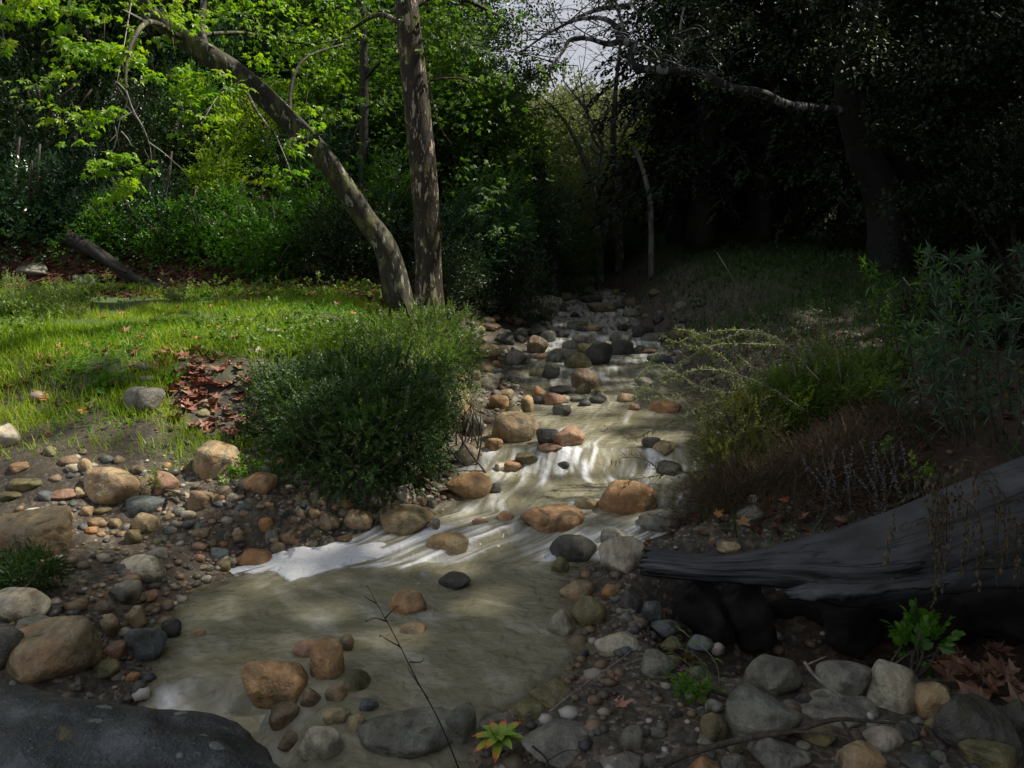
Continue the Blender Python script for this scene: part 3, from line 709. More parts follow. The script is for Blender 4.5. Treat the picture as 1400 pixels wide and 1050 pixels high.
(735,474,30,30,'n',"brown upright boulder on the left edge of the upper creek"),
(734,453,30,20,'d',"dark boulder behind the brown upright one"),
(717,434,22,15,'g',"grey stone on the left bank of the upper creek"),
(695,435,24,16,'m',"olive stone on the far left bank under the thicket"),
(744,435,22,11,'m',"low olive stone in front of the pale flat-topped boulder"),
(667,483,34,24,'t',"tan boulder on the left bank right of the sunlit brush"),
(706,492,30,26,'g',"grey rough stone on the left bank above the shallows"),
(679,499,14,12,'o',"small yellow stone between the tan and pale boulders"),
(662,504,28,18,'t',"tan stone beside the sunlit brush"),
(667,524,32,30,'p',"pale olive boulder at the right edge of the sunlit brush"),
(740,488,24,10,'r',"low pinkish stone in the left shallows"),
(759,489,18,8,'p',"low pale stone in the left shallows"),
(737,510,30,15,'m',"olive stone under the left shallows"),
(702,520,18,16,'d',"small dark stone at the left shallows"),
(893,462,38,18,'g',"grey stone on the right bank behind the arching willow stem"),
(902,492,36,16,'b',"blue-grey stone in water at the right bank"),
(882,480,28,10,'r',"flat brown stone in water at the right bank"),
(934,458,36,18,'m',"brown stone under the arching willow stem"),
(626,572,52,48,'o',"orange boulder behind the right edge of the dark bush"),
(648,585,30,38,'g',"grey stone between the orange boulder and the square one"),
(612,548,20,20,'o',"small orange stone poking out of the brush"),
(640,548,18,16,'o',"small orange-tan stone right of the white flowered sprig"),
(650,470,24,20,'g',"grey stone shaded by the thicket above the tan boulder"),
(690,465,28,18,'d',"dark purple-grey stone on the left bank"),
(712,455,20,14,'g',"small grey stone behind the dark purple-grey one"),
(768,396,16,9,'g',"small grey stone left of the largest upstream boulder"),
(845,396,18,12,'d',"dark stone right of the pale one in the upper channel"),
(700,418,22,14,'g',"grey-brown stone high on the left bank of the upper creek"),
(760,404,14,9,'d',"small dark stone behind the pale flat-topped boulder"),
# meadow
(198,552,52,44,'g',"grey-green slab sunk in the ground at the meadow's front"),
(203,519,20,11,'p',"small pale stone above the sunk grey-green slab"),
(200,501,46,16,'d',"dark grey stone hidden in the meadow grass"),
(148,523,44,12,'n',"brown-grey flat stone in grass left of the sunk slab"),
(347,480,24,14,'p',"pale grey stone at the meadow's edge behind the dark bush"),
(377,454,26,10,'p',"pale stone lying in the bright meadow grass"),
(424,369,34,19,'t',"larger grey-tan stone below the leaning tree"),
(404,362,18,14,'g',"small grey stone left of the one below the leaning tree"),
(278,551,16,12,'p',"small pale stone in the red leaf drift"),
(278,566,18,13,'m',"small greenish stone in the red leaf drift"),
(45,370,50,20,'g',"grey stone in the dark under the left hillside"),
(118,385,36,18,'g',"grey stone at the foot of the dark fallen trunk"),
]
for i, (cx, cy, w, h, ck, lab) in enumerate(RT):
    fl = 0.0; ang = 13.0
    if 'flat' in lab or 'slab' in lab or 'squared' in lab or 'square ' in lab: fl = .40; ang = 11.
    if 'angular' in lab or 'pointed' in lab or 'wedge' in lab or 'block' in lab or 'triang' in lab or 'facet' in lab: ang = 12.
    if 'round' in lab or 'oval' in lab or 'smooth' in lab or 'egg' in lab: ang = 7.5
    nm = "boulder" if ('boulder' in lab or 'slab' in lab or 'block ' in lab or w > 70) else "stone"
    sub_ = any(t in lab for t in ('under water', 'under shallow', 'washed over', 'seen through', 'glimpsed', 'through the shallow', 'under the shallow', 'under the left shallows'))
    put_rock(cx, cy, w, h, ck, lab, 100 + i, ang, nm, flat=fl, cat=nm, dz=(-.0012 * h if sub_ else 0)); ROCK_PX.append((cx, cy, short(lab)))
from collections import Counter
_c = Counter(a[2] for a in ROCK_PX); ROCK_PX = [a for a in ROCK_PX if _c[a[2]] == 1]

# smaller cobbles, grouped by where they lie
SMALL = [ (95, (40, 420, 600, 800), "small rounded cobble on the sandy left bank", "cobbles on the left bank", 'tnngmbop', (9, 22)),
          (60, (625, 760, 415, 540), "cobble in the shaded rock bank left of the upper creek", "cobbles on the left bank of the upper creek", 'ggdmnt', (11, 22)),
          (22, (840, 960, 400, 500), "shaded cobble along the right side of the upper creek", "cobbles on the right side of the upper creek", 'gdgm', (9, 18)),
          (34, (880, 1400, 880, 1050), "shaded cobble among the boulders in the lower right corner", "cobbles between the lower right boulders", 'gdgm', (14, 26)),
          (20, (400, 620, 680, 715), "cobble wedged along the foot of the dark bush", "cobbles along the foot of the dark bush", 'tnogm', (9, 20)),
          (34, (735, 885, 393, 560), "stone breaking the surface of the upper creek", "stones midstream in the upper creek", 'ggdmtp', (12, 28)),
          (16, (840, 990, 820, 900), "dark cobble at the edge of the hollow under the log", "cobbles by the log", 'gdb', (10, 20)) ]
sid = 5000
for n, (x0, x1, y0, y1), lab, grp, cks, (s0, s1) in SMALL:
    k = 0; tries = 0
    while k < n and tries < n * 30:
        tries += 1
        px, py = random.uniform(x0, x1), random.uniform(y0, y1); q = hit(px, py)
        if 'midstream' in grp: 
            if float(Wl(q[0], q[1])) < float(ground(q[0], q[1])): continue
        elif float(Wl(q[0], q[1])) > float(ground(q[0], q[1])) - .01: continue
        if any((q[0] - a[0]) ** 2 + (q[1] - a[1]) ** 2 < (a[2] * .8) ** 2 for a in ROCKS_XY): continue
        if x0 < 100 and py < 610 + (px - 60) * .12: continue
        w = random.uniform(s0, s1); sid += 1; k += 1
        ck = random.choice(cks); put_rock(px, py, w, w * random.uniform(.55, .85), ck, auto_label(px, py, w, ck, lab), sid, random.choice([6, 9, 14]), "cobble", grp, "cobble")

# ------------------------------------------------------------------ water
def build_water():
    vy = np.concatenate([np.linspace(1.2, 8.5, 520), 8.5 * np.exp(np.linspace(.004, math.log(30 / 8.5), 260))]); u = np.linspace(-.12, 1.12, 230)
    U, Y = np.meshgrid(u, vy); X0, X1 = xl(Y), xr(Y); wd = X1 - X0; X = X0 + U * wd
    Z = Wl(X, Y)
    slope = np.gradient(W0(vy), vy)[:, None] + 0 * U
    turb = np.clip(slope * 4, 0, 1)
    wob = n2(X, Y, 1.6, 3, 14.) * (.35 - .27 * sstep(6.5, 8.5, Y))
    flowx = X - (X0 + X1) / 2 + wob; diag = sstep(4.9, 4.0, Y)
    fx = flowx * (15 - 10 * diag) + diag * (Y - 4.9) * 6.0; fy = Y * (2.0 + 1.2 * diag) - diag * flowx * 2.6
    st = fbm(np.stack([fx, fy, 0 * fx], -1), 4); st2 = fbm(np.stack([fx * .35, fy * 1.2, 0 * fx + 7], -1), 3)
    Z = Z + st * (.005 + .05 * turb) + st2 * (.012 + .05 * turb) + n2(X, Y, 9., 3, 4.) * .012
    foam = sstep(.28, .85, turb * .5 + st * 1.3 + st2 * 1.2) * .5 + sstep(7.5, 12, Y) * (.34 + .40 * np.clip(st2 + st * .6 + .05, 0, .6))  # upstream term pales the water in place of sky reflection
    def blob(px, py, rx, ry, amp, Wd=None):
        q = hit(px, py, lambda a, b: W0(b)); d = q[1]; m = d / F
        ax = rx * m; ay = ry * m / max(.18, (CAMZ - q[2]) / d)
        e = ((X - q[0]) / ax) ** 2 + ((Y - q[1]) / ay) ** 2
        return amp * np.exp(-e * 1.2)
    for a in [(800, 618, 50, 18, 1.2), (750, 640, 60, 12, 1.0), (700, 655, 50, 10, .6), (880, 655, 80, 18, 1.1), (930, 680, 30, 14, .8), (700, 735, 110, 20, .5), (620, 770, 110, 9, .8), (600, 700, 50, 12, .3), (690, 690, 40, 16, .45), (770, 665, 50, 20, .55),
              (600, 768, 60, 9, .6), (450, 764, 110, 22, 1.5), (500, 775, 90, 14, 1.0), (640, 745, 60, 16, .5), (700, 765, 90, 10, .7), (560, 752, 40, 12, .6), (640, 700, 40, 14, .5), (700, 660, 60, 12, .4), (940, 640, 40, 14, .6), (860, 735, 50, 12, .5), (330, 776, 60, 10, .9), (240, 945, 40, 20, 1.0), (180, 945, 30, 12, .6), (780, 790, 34, 9, .6), (740, 810, 20, 8, .35), (820, 725, 40, 12, .45),
              (830, 640, 60, 16, .6), (905, 600, 40, 8, .35), (800, 440, 50, 10, .25), (810, 470, 60, 8, .3), (790, 405, 30, 6, .5), (850, 405, 26, 5, .4), (790, 500, 60, 8, .15), (470, 850, 150, 30, .5), (320, 870, 100, 36, .45), (640, 830, 90, 22, .35), (600, 900, 120, 30, .25), (830, 560, 80, 14, .35), (800, 520, 90, 10, .3), (790, 460, 70, 10, .4), (800, 425, 50, 8, .5), (800, 395, 30, 6, .6), (870, 500, 50, 8, .3)]:
        foam = foam + blob(*a) * np.clip(.12 + 2.6 * (st * 1.1 + st2 * .9 + .04), 0, .95)
    foam = foam + blob(235, 948, 42, 20, .55) + blob(300, 955, 30, 16, .25)
    for (rx_, ry_, a, b) in ROCKS_XY:
        if a < .05: continue
        e = np.sqrt(((X - rx_) / (a * 1.25)) ** 2 + ((Y - (ry_ - b * .5)) / (b * 1.9)) ** 2)
        foam = foam + .45 * sstep(1.25, .9, e) * np.clip(turb * 1.3 + .12, 0, 1)
    foam = np.clip(foam, 0, 1) * (1 - .45 * sstep(4.7, 4.4, Y) * (1 - np.clip(blob(240, 945, 80, 40, 1.5), 0, 1)))
    depth = Z - ground(X, Y)
    murk = np.clip(.55 * np.exp(-np.clip(depth, 0, 1) / .10) + .20, 0, .6)
    flow = np.stack([fx * 1.0, fy * 1.2, 0 * fx], -1)
    o = link("creek_water", grid_mesh("creek_water", X, Y, Z, True, {"foam": foam, "murk": murk, "flow": flow}), watermat()); tagit(o, kind="structure")
build_water()
# raft of still foam
def foam_raft():
    pts = [(372, 738), (395, 732), (430, 738), (470, 731), (500, 733), (541, 732), (540, 748), (530, 757), (500, 762), (470, 770), (440, 780), (400, 789), (385, 787), (372, 776), (335, 780), (298, 778), (325, 768), (352, 764), (362, 752)]
    P = np.array([hit(a, b, lambda x, y: W0(y) + 0.02) for a, b in pts]); 
    Pc = catmull(np.vstack([P, P[:1]]), 16)[:-1]; n = len(Pc)
    nx_ = n2(Pc[:, 0], Pc[:, 1], 14, 4); ny_ = n2(Pc[:, 0], Pc[:, 1], 14, 4, 8.); Pc[:, 0] += nx_ * .07; Pc[:, 1] += ny_ * .07
    c = Pc.mean(0); g = Geo(); rings = [1.0, .985, .94, .86, .76, .64, .5, .35, .18, .04]; V = []
    for k, s in enumerate(rings):
        Q = c + (Pc - c) * s; h = [0, .006, .012, .018, .022, .026, .028, .028, .028, .028][k]
        Q[:, 2] = W0(Q[:, 1]) * .6 + .4 * c[2] - .022 + h + n2(Q[:, 0], Q[:, 1], 14, 3) * .022 * (k > 0); V.append(Q)
    L = []; 
    for k in range(len(rings) - 1):
        i = np.arange(n); j = (i + 1) % n; L.append(np.stack([k * n + i, k * n + j, (k + 1) * n + j, (k + 1) * n + i], -1))
    L = np.concatenate(L); V = np.concatenate(V); g.add(V, L, np.full(len(L), 4)); g.add(V[-n:], np.arange(n), [n])
    m, nt, out = newmat("foam"); ge = nd(nt, "ShaderNodeNewGeometry"); n1 = nd(nt, "ShaderNodeTexNoise", i_Scale=26.0, i_Detail=6.0, i_Roughness=.7, i_Distortion=1.5); nt.links.new(ge.outputs['Position'], n1.inputs[0])
    c_ = ramp(nt, n1.outputs[0], [(.28, (.40, .39, .34)), (.40, (.68, .69, .71)), (.62, (.82, .83, .86))]); p = nd(nt, "ShaderNodeBsdfPrincipled", i_Roughness=.7); nt.links.new(c_.outputs[0], p.inputs['Base Color'])
    b = nd(nt, "ShaderNodeBump", i_Strength=.5, i_Distance=.02); nt.links.new(n1.outputs[0], b.inputs['Height']); nt.links.new(b.outputs[0], p.inputs['Normal']); nt.links.new(p.outputs[0], out.inputs[0])
    o = link("foam", g.mesh("foam", True), m); tagit(o, "white raft of still foam between the stones at the pool's head", "foam", kind="stuff")
foam_raft()

# gravel: loose pebbles, one mass
def gravel_mass():
    g = Geo(); D, Fc = ICO[2]; D1, F1 = ico(1)
    n = 9000; x = rng.uniform(-5.5, 4.0, n * 3); y = rng.uniform(2.2, 9.5, n * 3); s = np.maximum(xl(y) - x, x - xr(y))
    w = (s > -.12) * np.exp(-np.clip(s, 0, 9) / 1.0) * (1 - .9 * sstep(6.3, 7.0, y) * (xl(y) - x > 1.2)); w *= (.4 + (n2(x, y, 2.0, 2, 3.) > -.02))
    k = rng.random(len(x)) < w * .9; x, y = x[k][:n], y[k][:n]; n = len(x); z = ground(x, y)
    sz = rng.gamma(2.0, .0075, n) + .004; Vb = D1 * np.array([1, 1, .6])
    for v in range(4):
        r4 = np.random.default_rng(v); Vv = Vb * (1 + .25 * (r4.random((len(Vb), 1)) - .5)); kk = np.arange(n) % 4 == v
        P = np.stack([x, y, z + sz * .2], -1)[kk]; d = rng.normal(size=(kk.sum(), 3)); d[:, 2] *= .15
        scatter(g, P, d, (Vv, F1.ravel(), np.full(len(F1), 3)), sz[kk], spin=.2, tvar=0)
    o = link("gravel", g.mesh("gravel", True), M_PEB); tagit(o, "fine mixed gravel strewn over the creek banks", "gravel", kind="stuff")
gravel_mass()

# ------------------------------------------------------------------ foreground black boulder (bottom left)
def mat_blackrock():
    m, nt, out = newmat("lichen_boulder"); ge = nd(nt, "ShaderNodeNewGeometry"); g = ge.outputs['Position']
    n1 = nd(nt, "ShaderNodeTexNoise", i_Scale=5.0, i_Detail=6.0, i_Roughness=.65); nt.links.new(g, n1.inputs[0])
    n2_ = nd(nt, "ShaderNodeTexNoise", i_Scale=90.0, i_Detail=3.0); nt.links.new(g, n2_.inputs[0])
    v = nd(nt, "ShaderNodeTexVoronoi", i_Scale=7.0, i_Randomness=1.0); nt.links.new(g, v.inputs[0])
    c = ramp(nt, n1.outputs[0], [(.35, (.012, .015, .017)), (.52, (.035, .040, .044)), (.66, (.11, .118, .13))]).outputs[0]
    sp = ramp(nt, n2_.outputs[0], [(.64, (0, 0, 0)), (.70, (1, 1, 1))]).outputs[0]; c = mixc(nt, math_(nt, 'MULTIPLY', sp, .5), c, (.22, .23, .24))
    lk = ramp(nt, math_(nt, 'ADD', v.outputs['Distance'], math_(nt, 'MULTIPLY', n1.outputs[0], .25)), [(.275, (1, 1, 1)), (.295, (0, 0, 0))]).outputs[0]; c = mixc(nt, math_(nt, 'MULTIPLY', lk, .8), c, (.20, .23, .21))
    n4 = nd(nt, "ShaderNodeTexNoise", i_Scale=8.0, i_Detail=3.0); mp = nd(nt, "ShaderNodeMapping"); mp.inputs['Location'].default_value = (5, 3, 1); nt.links.new(g, mp.inputs[0]); nt.links.new(mp.outputs[0], n4.inputs[0])
    yl = ramp(nt, n4.outputs[0], [(.66, (0, 0, 0)), (.70, (1, 1, 1))]).outputs[0]; c = mixc(nt, math_(nt, 'MULTIPLY', yl, .7), c, (.16, .13, .02))
    p = nd(nt, "ShaderNodeBsdfPrincipled", i_Roughness=.55); nt.links.new(c, p.inputs['Base Color'])
    b = nd(nt, "ShaderNodeBump", i_Strength=.6, i_Distance=.01); nt.links.new(n2_.outputs[0], b.inputs['Height']); b1 = nd(nt, "ShaderNodeBump", i_Strength=.7, i_Distance=.06); nt.links.new(n1.outputs[0], b1.inputs['Height']); nt.links.new(b1.outputs[0], b.inputs['Normal'])
    nt.links.new(b.outputs[0], p.inputs['Normal']); nt.links.new(p.outputs[0], out.inputs[0]); return m
MBR = mat_blackrock()
def black_boulder():
    V, Fc = rock_shape(77, 5, 16., .3, .17)
    V = V * np.array([.74, .42, .42]); c = at(75, 1075, 2.12)
    V = V @ np.array([[math.cos(.1), 0, -math.sin(.1)], [0, 1, 0], [math.sin(.1), 0, math.cos(.1)]])
    a = -.28; V = V @ np.array([[math.cos(a), math.sin(a), 0], [-math.sin(a), math.cos(a), 0], [0, 0, 1]])
    V[:, 2] += .4
    return link("boulder", mesh_np("boulder", V, Fc, np.full(len(Fc), 3), True), MBR, None, (c[0] + .06, c[1], c[2] - .565))
tagit(black_boulder(), "huge blackish boulder with pale lichen spots filling the bottom left corner", "boulder")

# ------------------------------------------------------------------ the fallen log (lower right)
def log_mat():
    m, nt, out = newmat("weathered_wood"); tc = nd(nt, "ShaderNodeAttribute", attribute_name="grain")
    n1 = nd(nt, "ShaderNodeTexNoise", i_Scale=1.0, i_Detail=6.0, i_Roughness=.65, i_Distortion=.3); mp = nd(nt, "ShaderNodeMapping"); mp.inputs['Scale'].default_value = (1.8, 9, 9); nt.links.new(tc.outputs['Vector'], mp.inputs[0]); nt.links.new(mp.outputs[0], n1.inputs[0])
    n2_ = nd(nt, "ShaderNodeTexNoise", i_Scale=5.0, i_Detail=4.0); nt.links.new(tc.outputs['Vector'], n2_.inputs[0])
    c = ramp(nt, n1.outputs[0], [(.25, (.010, .011, .012)), (.42, (.030, .033, .037)), (.55, (.048, .052, .058)), (.72, (.09, .097, .108))]).outputs[0]
    n5 = nd(nt, "ShaderNodeTexNoise", i_Scale=1.0, i_Detail=3.0, i_Distortion=.5); mp5 = nd(nt, "ShaderNodeMapping"); mp5.inputs['Scale'].default_value = (1.3, 9, 9); mp5.inputs['Location'].default_value = (3, 1, 2); nt.links.new(tc.outputs['Vector'], mp5.inputs[0]); nt.links.new(mp5.outputs[0], n5.inputs[0])
    ck = ramp(nt, n5.outputs[0], [(.485, (1, 1, 1)), (.497, (.08, .08, .08)), (.503, (.08, .08, .08)), (.515, (1, 1, 1))]).outputs[0]; c = mixc(nt, 1.0, c, ck, 'MULTIPLY')
    v = ramp(nt, n2_.outputs[0], [(.35, (.45, .45, .45)), (.65, (1.2, 1.2, 1.2))]).outputs[0]; c = mixc(nt, 1.0, c, v, 'MULTIPLY')
    p = nd(nt, "ShaderNodeBsdfPrincipled", i_Roughness=.6); nt.links.new(c, p.inputs['Base Color'])
    b = nd(nt, "ShaderNodeBump", i_Strength=.8, i_Distance=.02); nt.links.new(n1.outputs[0], b.inputs['Height']); nt.links.new(b.outputs[0], p.inputs['Normal']); nt.links.new(p.outputs[0], out.inputs[0]); return m
def shell(path_top, path_bot, depths, name, mat, parent, th=.05, n=90, k=26, jag=True, seed=0, bulge=.5):
    """curved slab of wood between an upper and a lower image line, bulging towards the viewer, with thickness"""
    tops = np.array([at(a, b, d) for (a, b), d in zip(path_top, depths)]); bots = np.array([at(a, b, d - .12) for (a, b), d in zip(path_bot, depths)])
    A = catmull(tops, max(2, n // (len(tops) - 1))); B = catmull(bots, max(2, n // (len(bots) - 1))); m = len(A)
    u = np.linspace(0, 1, m); v = np.linspace(0, 1, k); Vv = []
    wid = np.linalg.norm(A - B, axis=1)
    for j, t in enumerate(v):
        P = A * (1 - t) + B * t
        P[:, 1] -= wid * bulge * math.sin(math.pi * min(1, t * .9 + .05)) * .9 ; P[:, 2] += wid * .14 * math.sin(math.pi * t)
        Vv.append(P)
    Vv = np.array(Vv)                                       # k, m, 3
    nz = fbm(np.stack([np.broadcast_to(u * 6, (k, m)), np.broadcast_to(v[:, None] * 9, (k, m)), np.zeros((k, m)) + seed], -1), 4)
    nz2 = fbm(np.stack([np.broadcast_to(u * 3, (k, m)), np.broadcast_to(v[:, None] * 40, (k, m)), np.zeros((k, m)) + seed + 3], -1), 3)
    Vv[..., 1] -= nz * .09 + nz2 * .005; Vv[..., 2] += nz * .05
    if jag:
        jg = fbm(np.stack([v * 14, 0 * v, 0 * v + seed], -1), 3); Vv[:, 0, 0] += jg * .10; Vv[:, 1, 0] += jg * .06; Vv[:, 2, 0] += jg * .03
        jb = fbm(np.stack([u * 22, 0 * u, 0 * u + seed + 9], -1), 3); Vv[-1, :, 2] += jb * .05; Vv[-2, :, 2] += jb * .03
    back = Vv.copy(); back[..., 1] += th; back[..., 2] -= th * .6
    G = np.stack([np.broadcast_to(u * wid.mean() * 6, (k, m)), np.broadcast_to(v[:, None] * wid.mean(), (k, m)), np.zeros((k, m)) + seed], -1)
    V = np.concatenate([Vv.reshape(-1, 3), back.reshape(-1, 3)]); N_ = k * m
    i = np.arange(k - 1)[:, None] * m; j = np.arange(m - 1)[None]; q = np.stack([i + j, i + m + j, i + m + j + 1, i + j + 1], -1).reshape(-1, 4)
    q2 = q[:, ::-1] + N_
    rim = np.concatenate([np.arange(m), np.arange(1, k) * m + m - 1, ((k - 1) * m + np.arange(m - 1))[::-1], (np.arange(1, k - 1) * m)[::-1]])
    rn = np.roll(rim, -1); q3 = np.stack([rim, rn, rn + N_, rim + N_], -1)
    L = np.concatenate([q, q2, q3]); me = mesh_np(name, V, L, np.full(len(L), 4), True)
    a = me.attributes.new("grain", 'FLOAT_VECTOR', 'POINT'); a.data.foreach_set("vector", np.concatenate([G.reshape(-1, 3)] * 2).astype(np.float32).ravel())
    return link(name, me, mat, parent)
def fallen_log():
    root = empty("fallen_log", (0, 0, 0), "weathered blue-grey hollow log with a jagged tip lying along the right bank", "log")
    ML = log_mat(); MD = simplemat("shade_black_wood", (.004, .004, .004), .95, (.020, .015, .012), 9., 1.)  # second wood is blackened to carry the hollow's shade
    s1 = shell([(884, 747), (990, 756), (1090, 735), (1190, 704), (1290, 663), (1400, 618), (1520, 585), (1800, 520)], [(872, 784), (965, 792), (1075, 800), (1170, 826), (1290, 808), (1400, 800), (1520, 790), (1800, 770)], [4.35, 4.15, 3.95, 3.75, 3.5, 3.25, 3.0, 2.65], "upper_shell", ML, root, seed=1, bulge=.42)
    s2 = shell([(1072, 806), (1130, 790), (1200, 780), (1290, 770)], [(1076, 818), (1140, 820), (1200, 812), (1290, 800)], [3.78, 3.68, 3.58, 3.45], "splinter_slab", ML, root, th=.03, n=50, k=10, seed=4, bulge=.2)
    # black body added where the hollow holds only shade
    g = Geo(); P = catmull([at(895, 790, 4.5), at(980, 812, 4.4), at(1090, 830, 4.25), at(1220, 835, 4.05), at(1360, 825, 3.75), at(1520, 815, 3.45), at(1800, 790, 3.0)], 24)
    tube(g, P, [.08, .14, .16, .16, .17, .17], 26, .9, fr=7.); o = link("hollow_shade_core", g.mesh("hollow_shade_core", True), MD, root)
    g = Geo()  # root mass in the same blackened wood, also filling the void
    for (a, b, d, r0) in [((940, 800), (985, 880), 4.2, .13), ((1000, 805), (1040, 885), 4.15, .14), ((1160, 830), (1150, 890), 4.0, .15), ((1260, 830), (1290, 880), 3.8, .15)]:
        tube(g, catmull([at(*a, d), at((a[0] + b[0]) / 2 + 6, (a[1] + b[1]) / 2, d - .05), at(*b, d - .1)], 6), [r0, r0 * .9, r0 * .6], 18, .9, fr=7.)
    link("root_stub", g.mesh("root_stub", True), MD, root)
fallen_log()

# ------------------------------------------------------------------ trees: trunk tubes and leafy sprays
def limb(g, pts, r0, r1, sides=8, n=8, lump=.08, flare=0.0):
    P = catmull(pts, n); tube(g, P, [r0, (r0 + r1) / 2, r1], sides, lump, flare); return P
def twigs_from(g, P, n, length, r_, rg, up=.2, droop=.3):
    ends = []
    for i in range(n):
        k = rg.integers(max(1, len(P) // 5), len(P)); b = P[k]; d = rg.normal(size=3); d[2] = abs(d[2]) * up; d /= np.linalg.norm(d) + 1e-9
        L = length * rg.uniform(.5, 1.2); m = b + d * L * .5 + rg.normal(size=3) * L * .08; e = b + d * L + np.array([0, 0, -droop * L]) + rg.normal(size=3) * L * .1
        Q = catmull([b, m, e], 4); tube(g, Q, [r_, r_ * .3], 4); ends.append(Q)
    return ends
def leaf_blob(g, c, rad, n, tmpl, size, rg, flat=.6, keep=None, hang=.4, clump=5):
    """foliage clump made of layered sprays"""
    cc = c + rg.normal(size=(clump, 3)) * rad * np.array([.55, .55, .45]); which = rg.integers(0, clump, n)
    P = cc[which] + rg.normal(size=(n, 3)) * rad * np.array([.30, .30, .20 * flat])
    D = (P - c) * np.array([1, 1, .3]) + rg.normal(size=(n, 3)) * rad * .5; D[:, 2] -= hang * rad
    if keep is not None: k = keep(P); P, D = P[k], D[k]; which = which[k]
    tt = np.clip(rg.random(clump)[which] * .5 + rg.random(len(P)) * .5, 0, 1)
    scatter(g, P, D, tmpl, size * rg.uniform(.7, 1.25, len(P)), rg, .35, tint=tt, tvar=.1)

def leaning_sycamore():
    base = at(548, 392, 10.6); base[2] = float(ground(base[0], base[1])) - .1
    root = empty("sycamore_tree", base, "mottled grey sycamore leaning hard to the left over the grassy bank", "tree"); rg = np.random.default_rng(21)
    g = Geo(); wp = [(560, 398, 10.6, 21), (530, 346, 10.55, 18), (498, 297, 10.5, 17), (465, 247, 10.4, 17), (430, 200, 10.3, 16), (385, 155, 10.2, 16.5), (330, 105, 10.0, 16.5), (285, 75, 9.9, 16), (240, 45, 9.8, 14), (200, 12, 9.7, 12), (150, -60, 9.6, 11), (90, -160, 9.5, 9)]
    P = np.array([at(a, b, d) for a, b, d, _ in wp]); P[0] = base; T = catmull(P, 7); tube(g, T, [.86 * w * d / F for _, _, d, w in wp], 18, .14, .5)
    def br(pts, r0, r1, s=6): return limb(g, [at(*p) for p in pts], r0, r1, s)
    B = [br([(282, 70, 9.9), (276, 30, 10), (285, -40, 10.2)], .05, .035), br([(395, 160, 10.2), (400, 110, 10.3), (420, 78, 10.5), (470, 60, 11)], .03, .012), br([(255, 50, 9.8), (330, 45, 10.6), (420, 60, 11.2), (480, 50, 11.6)], .028, .012),
         br([(330, 110, 9.9), (350, 150, 9.4), (372, 180, 9.2)], .025, .01), br([(430, 200, 10.2), (400, 190, 9.6), (385, 205, 9.2)], .03, .01)]
    mb = br([(245, 50, 9.7), (205, 30, 8.8), (180, 60, 8.3), (172, 105, 8.1), (175, 120, 8.0)], .035, .008)
    # pale hanging twigs
    def tw(pts, r0=.007, r1=.0025):
        gp = Geo(); tube(gp, catmull([at(*p) for p in pts], 5), [r0, r1], 5); link("hanging_twig", gp.mesh("hanging_twig", True, base), M_TWIGP, root)
    for pts in [[(245, 50, 9.7), (170, 14, 8.3), (196, 28, 8.1), (200, 30, 8)], [(160, 112, 8), (172, 125, 8), (174, 140, 8), (164, 165, 8), (158, 195, 8), (152, 210, 8)], [(172, 122, 8), (182, 150, 8), (196, 175, 8), (205, 200, 8), (207, 222, 8)],
                [(174, 145, 8), (190, 165, 8), (203, 190, 8)], [(204, 195, 8), (225, 210, 8), (250, 232, 8.2)], [(166, 180, 8), (175, 190, 8), (180, 200, 8)], [(160, 165, 8), (185, 150, 8.1), (190, 140, 8.1)], [(152, 208, 8), (165, 240, 8), (175, 255, 8)], [(180, 0, 9.2), (170, 60, 8.4), (160, 112, 8)],
                [(1, 0, 7), (5, 50, 7), (12, 68, 7)], [(375, 180, 9.2), (392, 220, 9.0), (402, 250, 8.9)], [(330, 110, 9.9), (300, 130, 9.0), (280, 160, 8.6)]]: tw(pts)
    crown = Geo()
    # (px, py, depth, radius px, leaves)
    cl = [(158, 222, 8, 30, 60), (150, 215, 8, 16, 22), (205, 226, 8, 14, 10), (172, 258, 8, 24, 26), (155, 272, 8, 14, 12), (128, 232, 8, 18, 22), (100, 165, 8.2, 34, 45), (145, 155, 8.2, 20, 24), (150, 75, 8.5, 42, 80), (185, 90, 8.5, 30, 50), (110, 50, 8.4, 34, 60), (95, 70, 8.6, 30, 40), (180, 45, 8.8, 26, 34),
          (20, 20, 7, 34, 50), (8, 65, 7, 16, 14), (245, 95, 9, 26, 34), (250, 160, 8.8, 22, 26), (285, 170, 8.8, 18, 16), (262, 130, 9, 26, 26), (290, 110, 9, 30, 32), (320, 130, 9.2, 20, 18), (385, 230, 8.9, 26, 34), (400, 215, 8.9, 20, 24), (372, 250, 8.9, 18, 14), (425, 165, 9.4, 22, 24), (420, 195, 9.3, 16, 14),
          (300, 165, 9.4, 26, 26), (60, 120, 8.6, 34, 24), (225, 30, 9.2, 40, 50), (350, 50, 11, 60, 130), (300, 20, 10.5, 50, 80), (410, 30, 11.4, 60, 150), (440, 90, 11.6, 50, 110), (395, 95, 11.4, 40, 80), (470, 40, 11.8, 55, 130), (380, 130, 11.4, 40, 60), (450, 140, 11.8, 44, 80), (40, -20, 8, 60, 120), (160, -30, 9, 80, 160), (300, -50, 10, 90, 180), (100, 0, 8.8, 40, 60)]
    for (a, b, d, r_, n) in cl:
        c = at(a, b, d); leaf_blob(crown, c, r_ * d / F, int(n * 1.35), PALM, .062, rg, .5, hang=.5)
        Q = c + rg.normal(size=3) * .1 + np.array([0, 0, .25]); tube(crown_tw := Geo(), [Q, (Q + c) / 2 + rg.normal(size=3) * .03, c], [.005, .002], 4); g.add(np.concatenate(crown_tw.V), np.concatenate(crown_tw.L), np.concatenate(crown_tw.S))
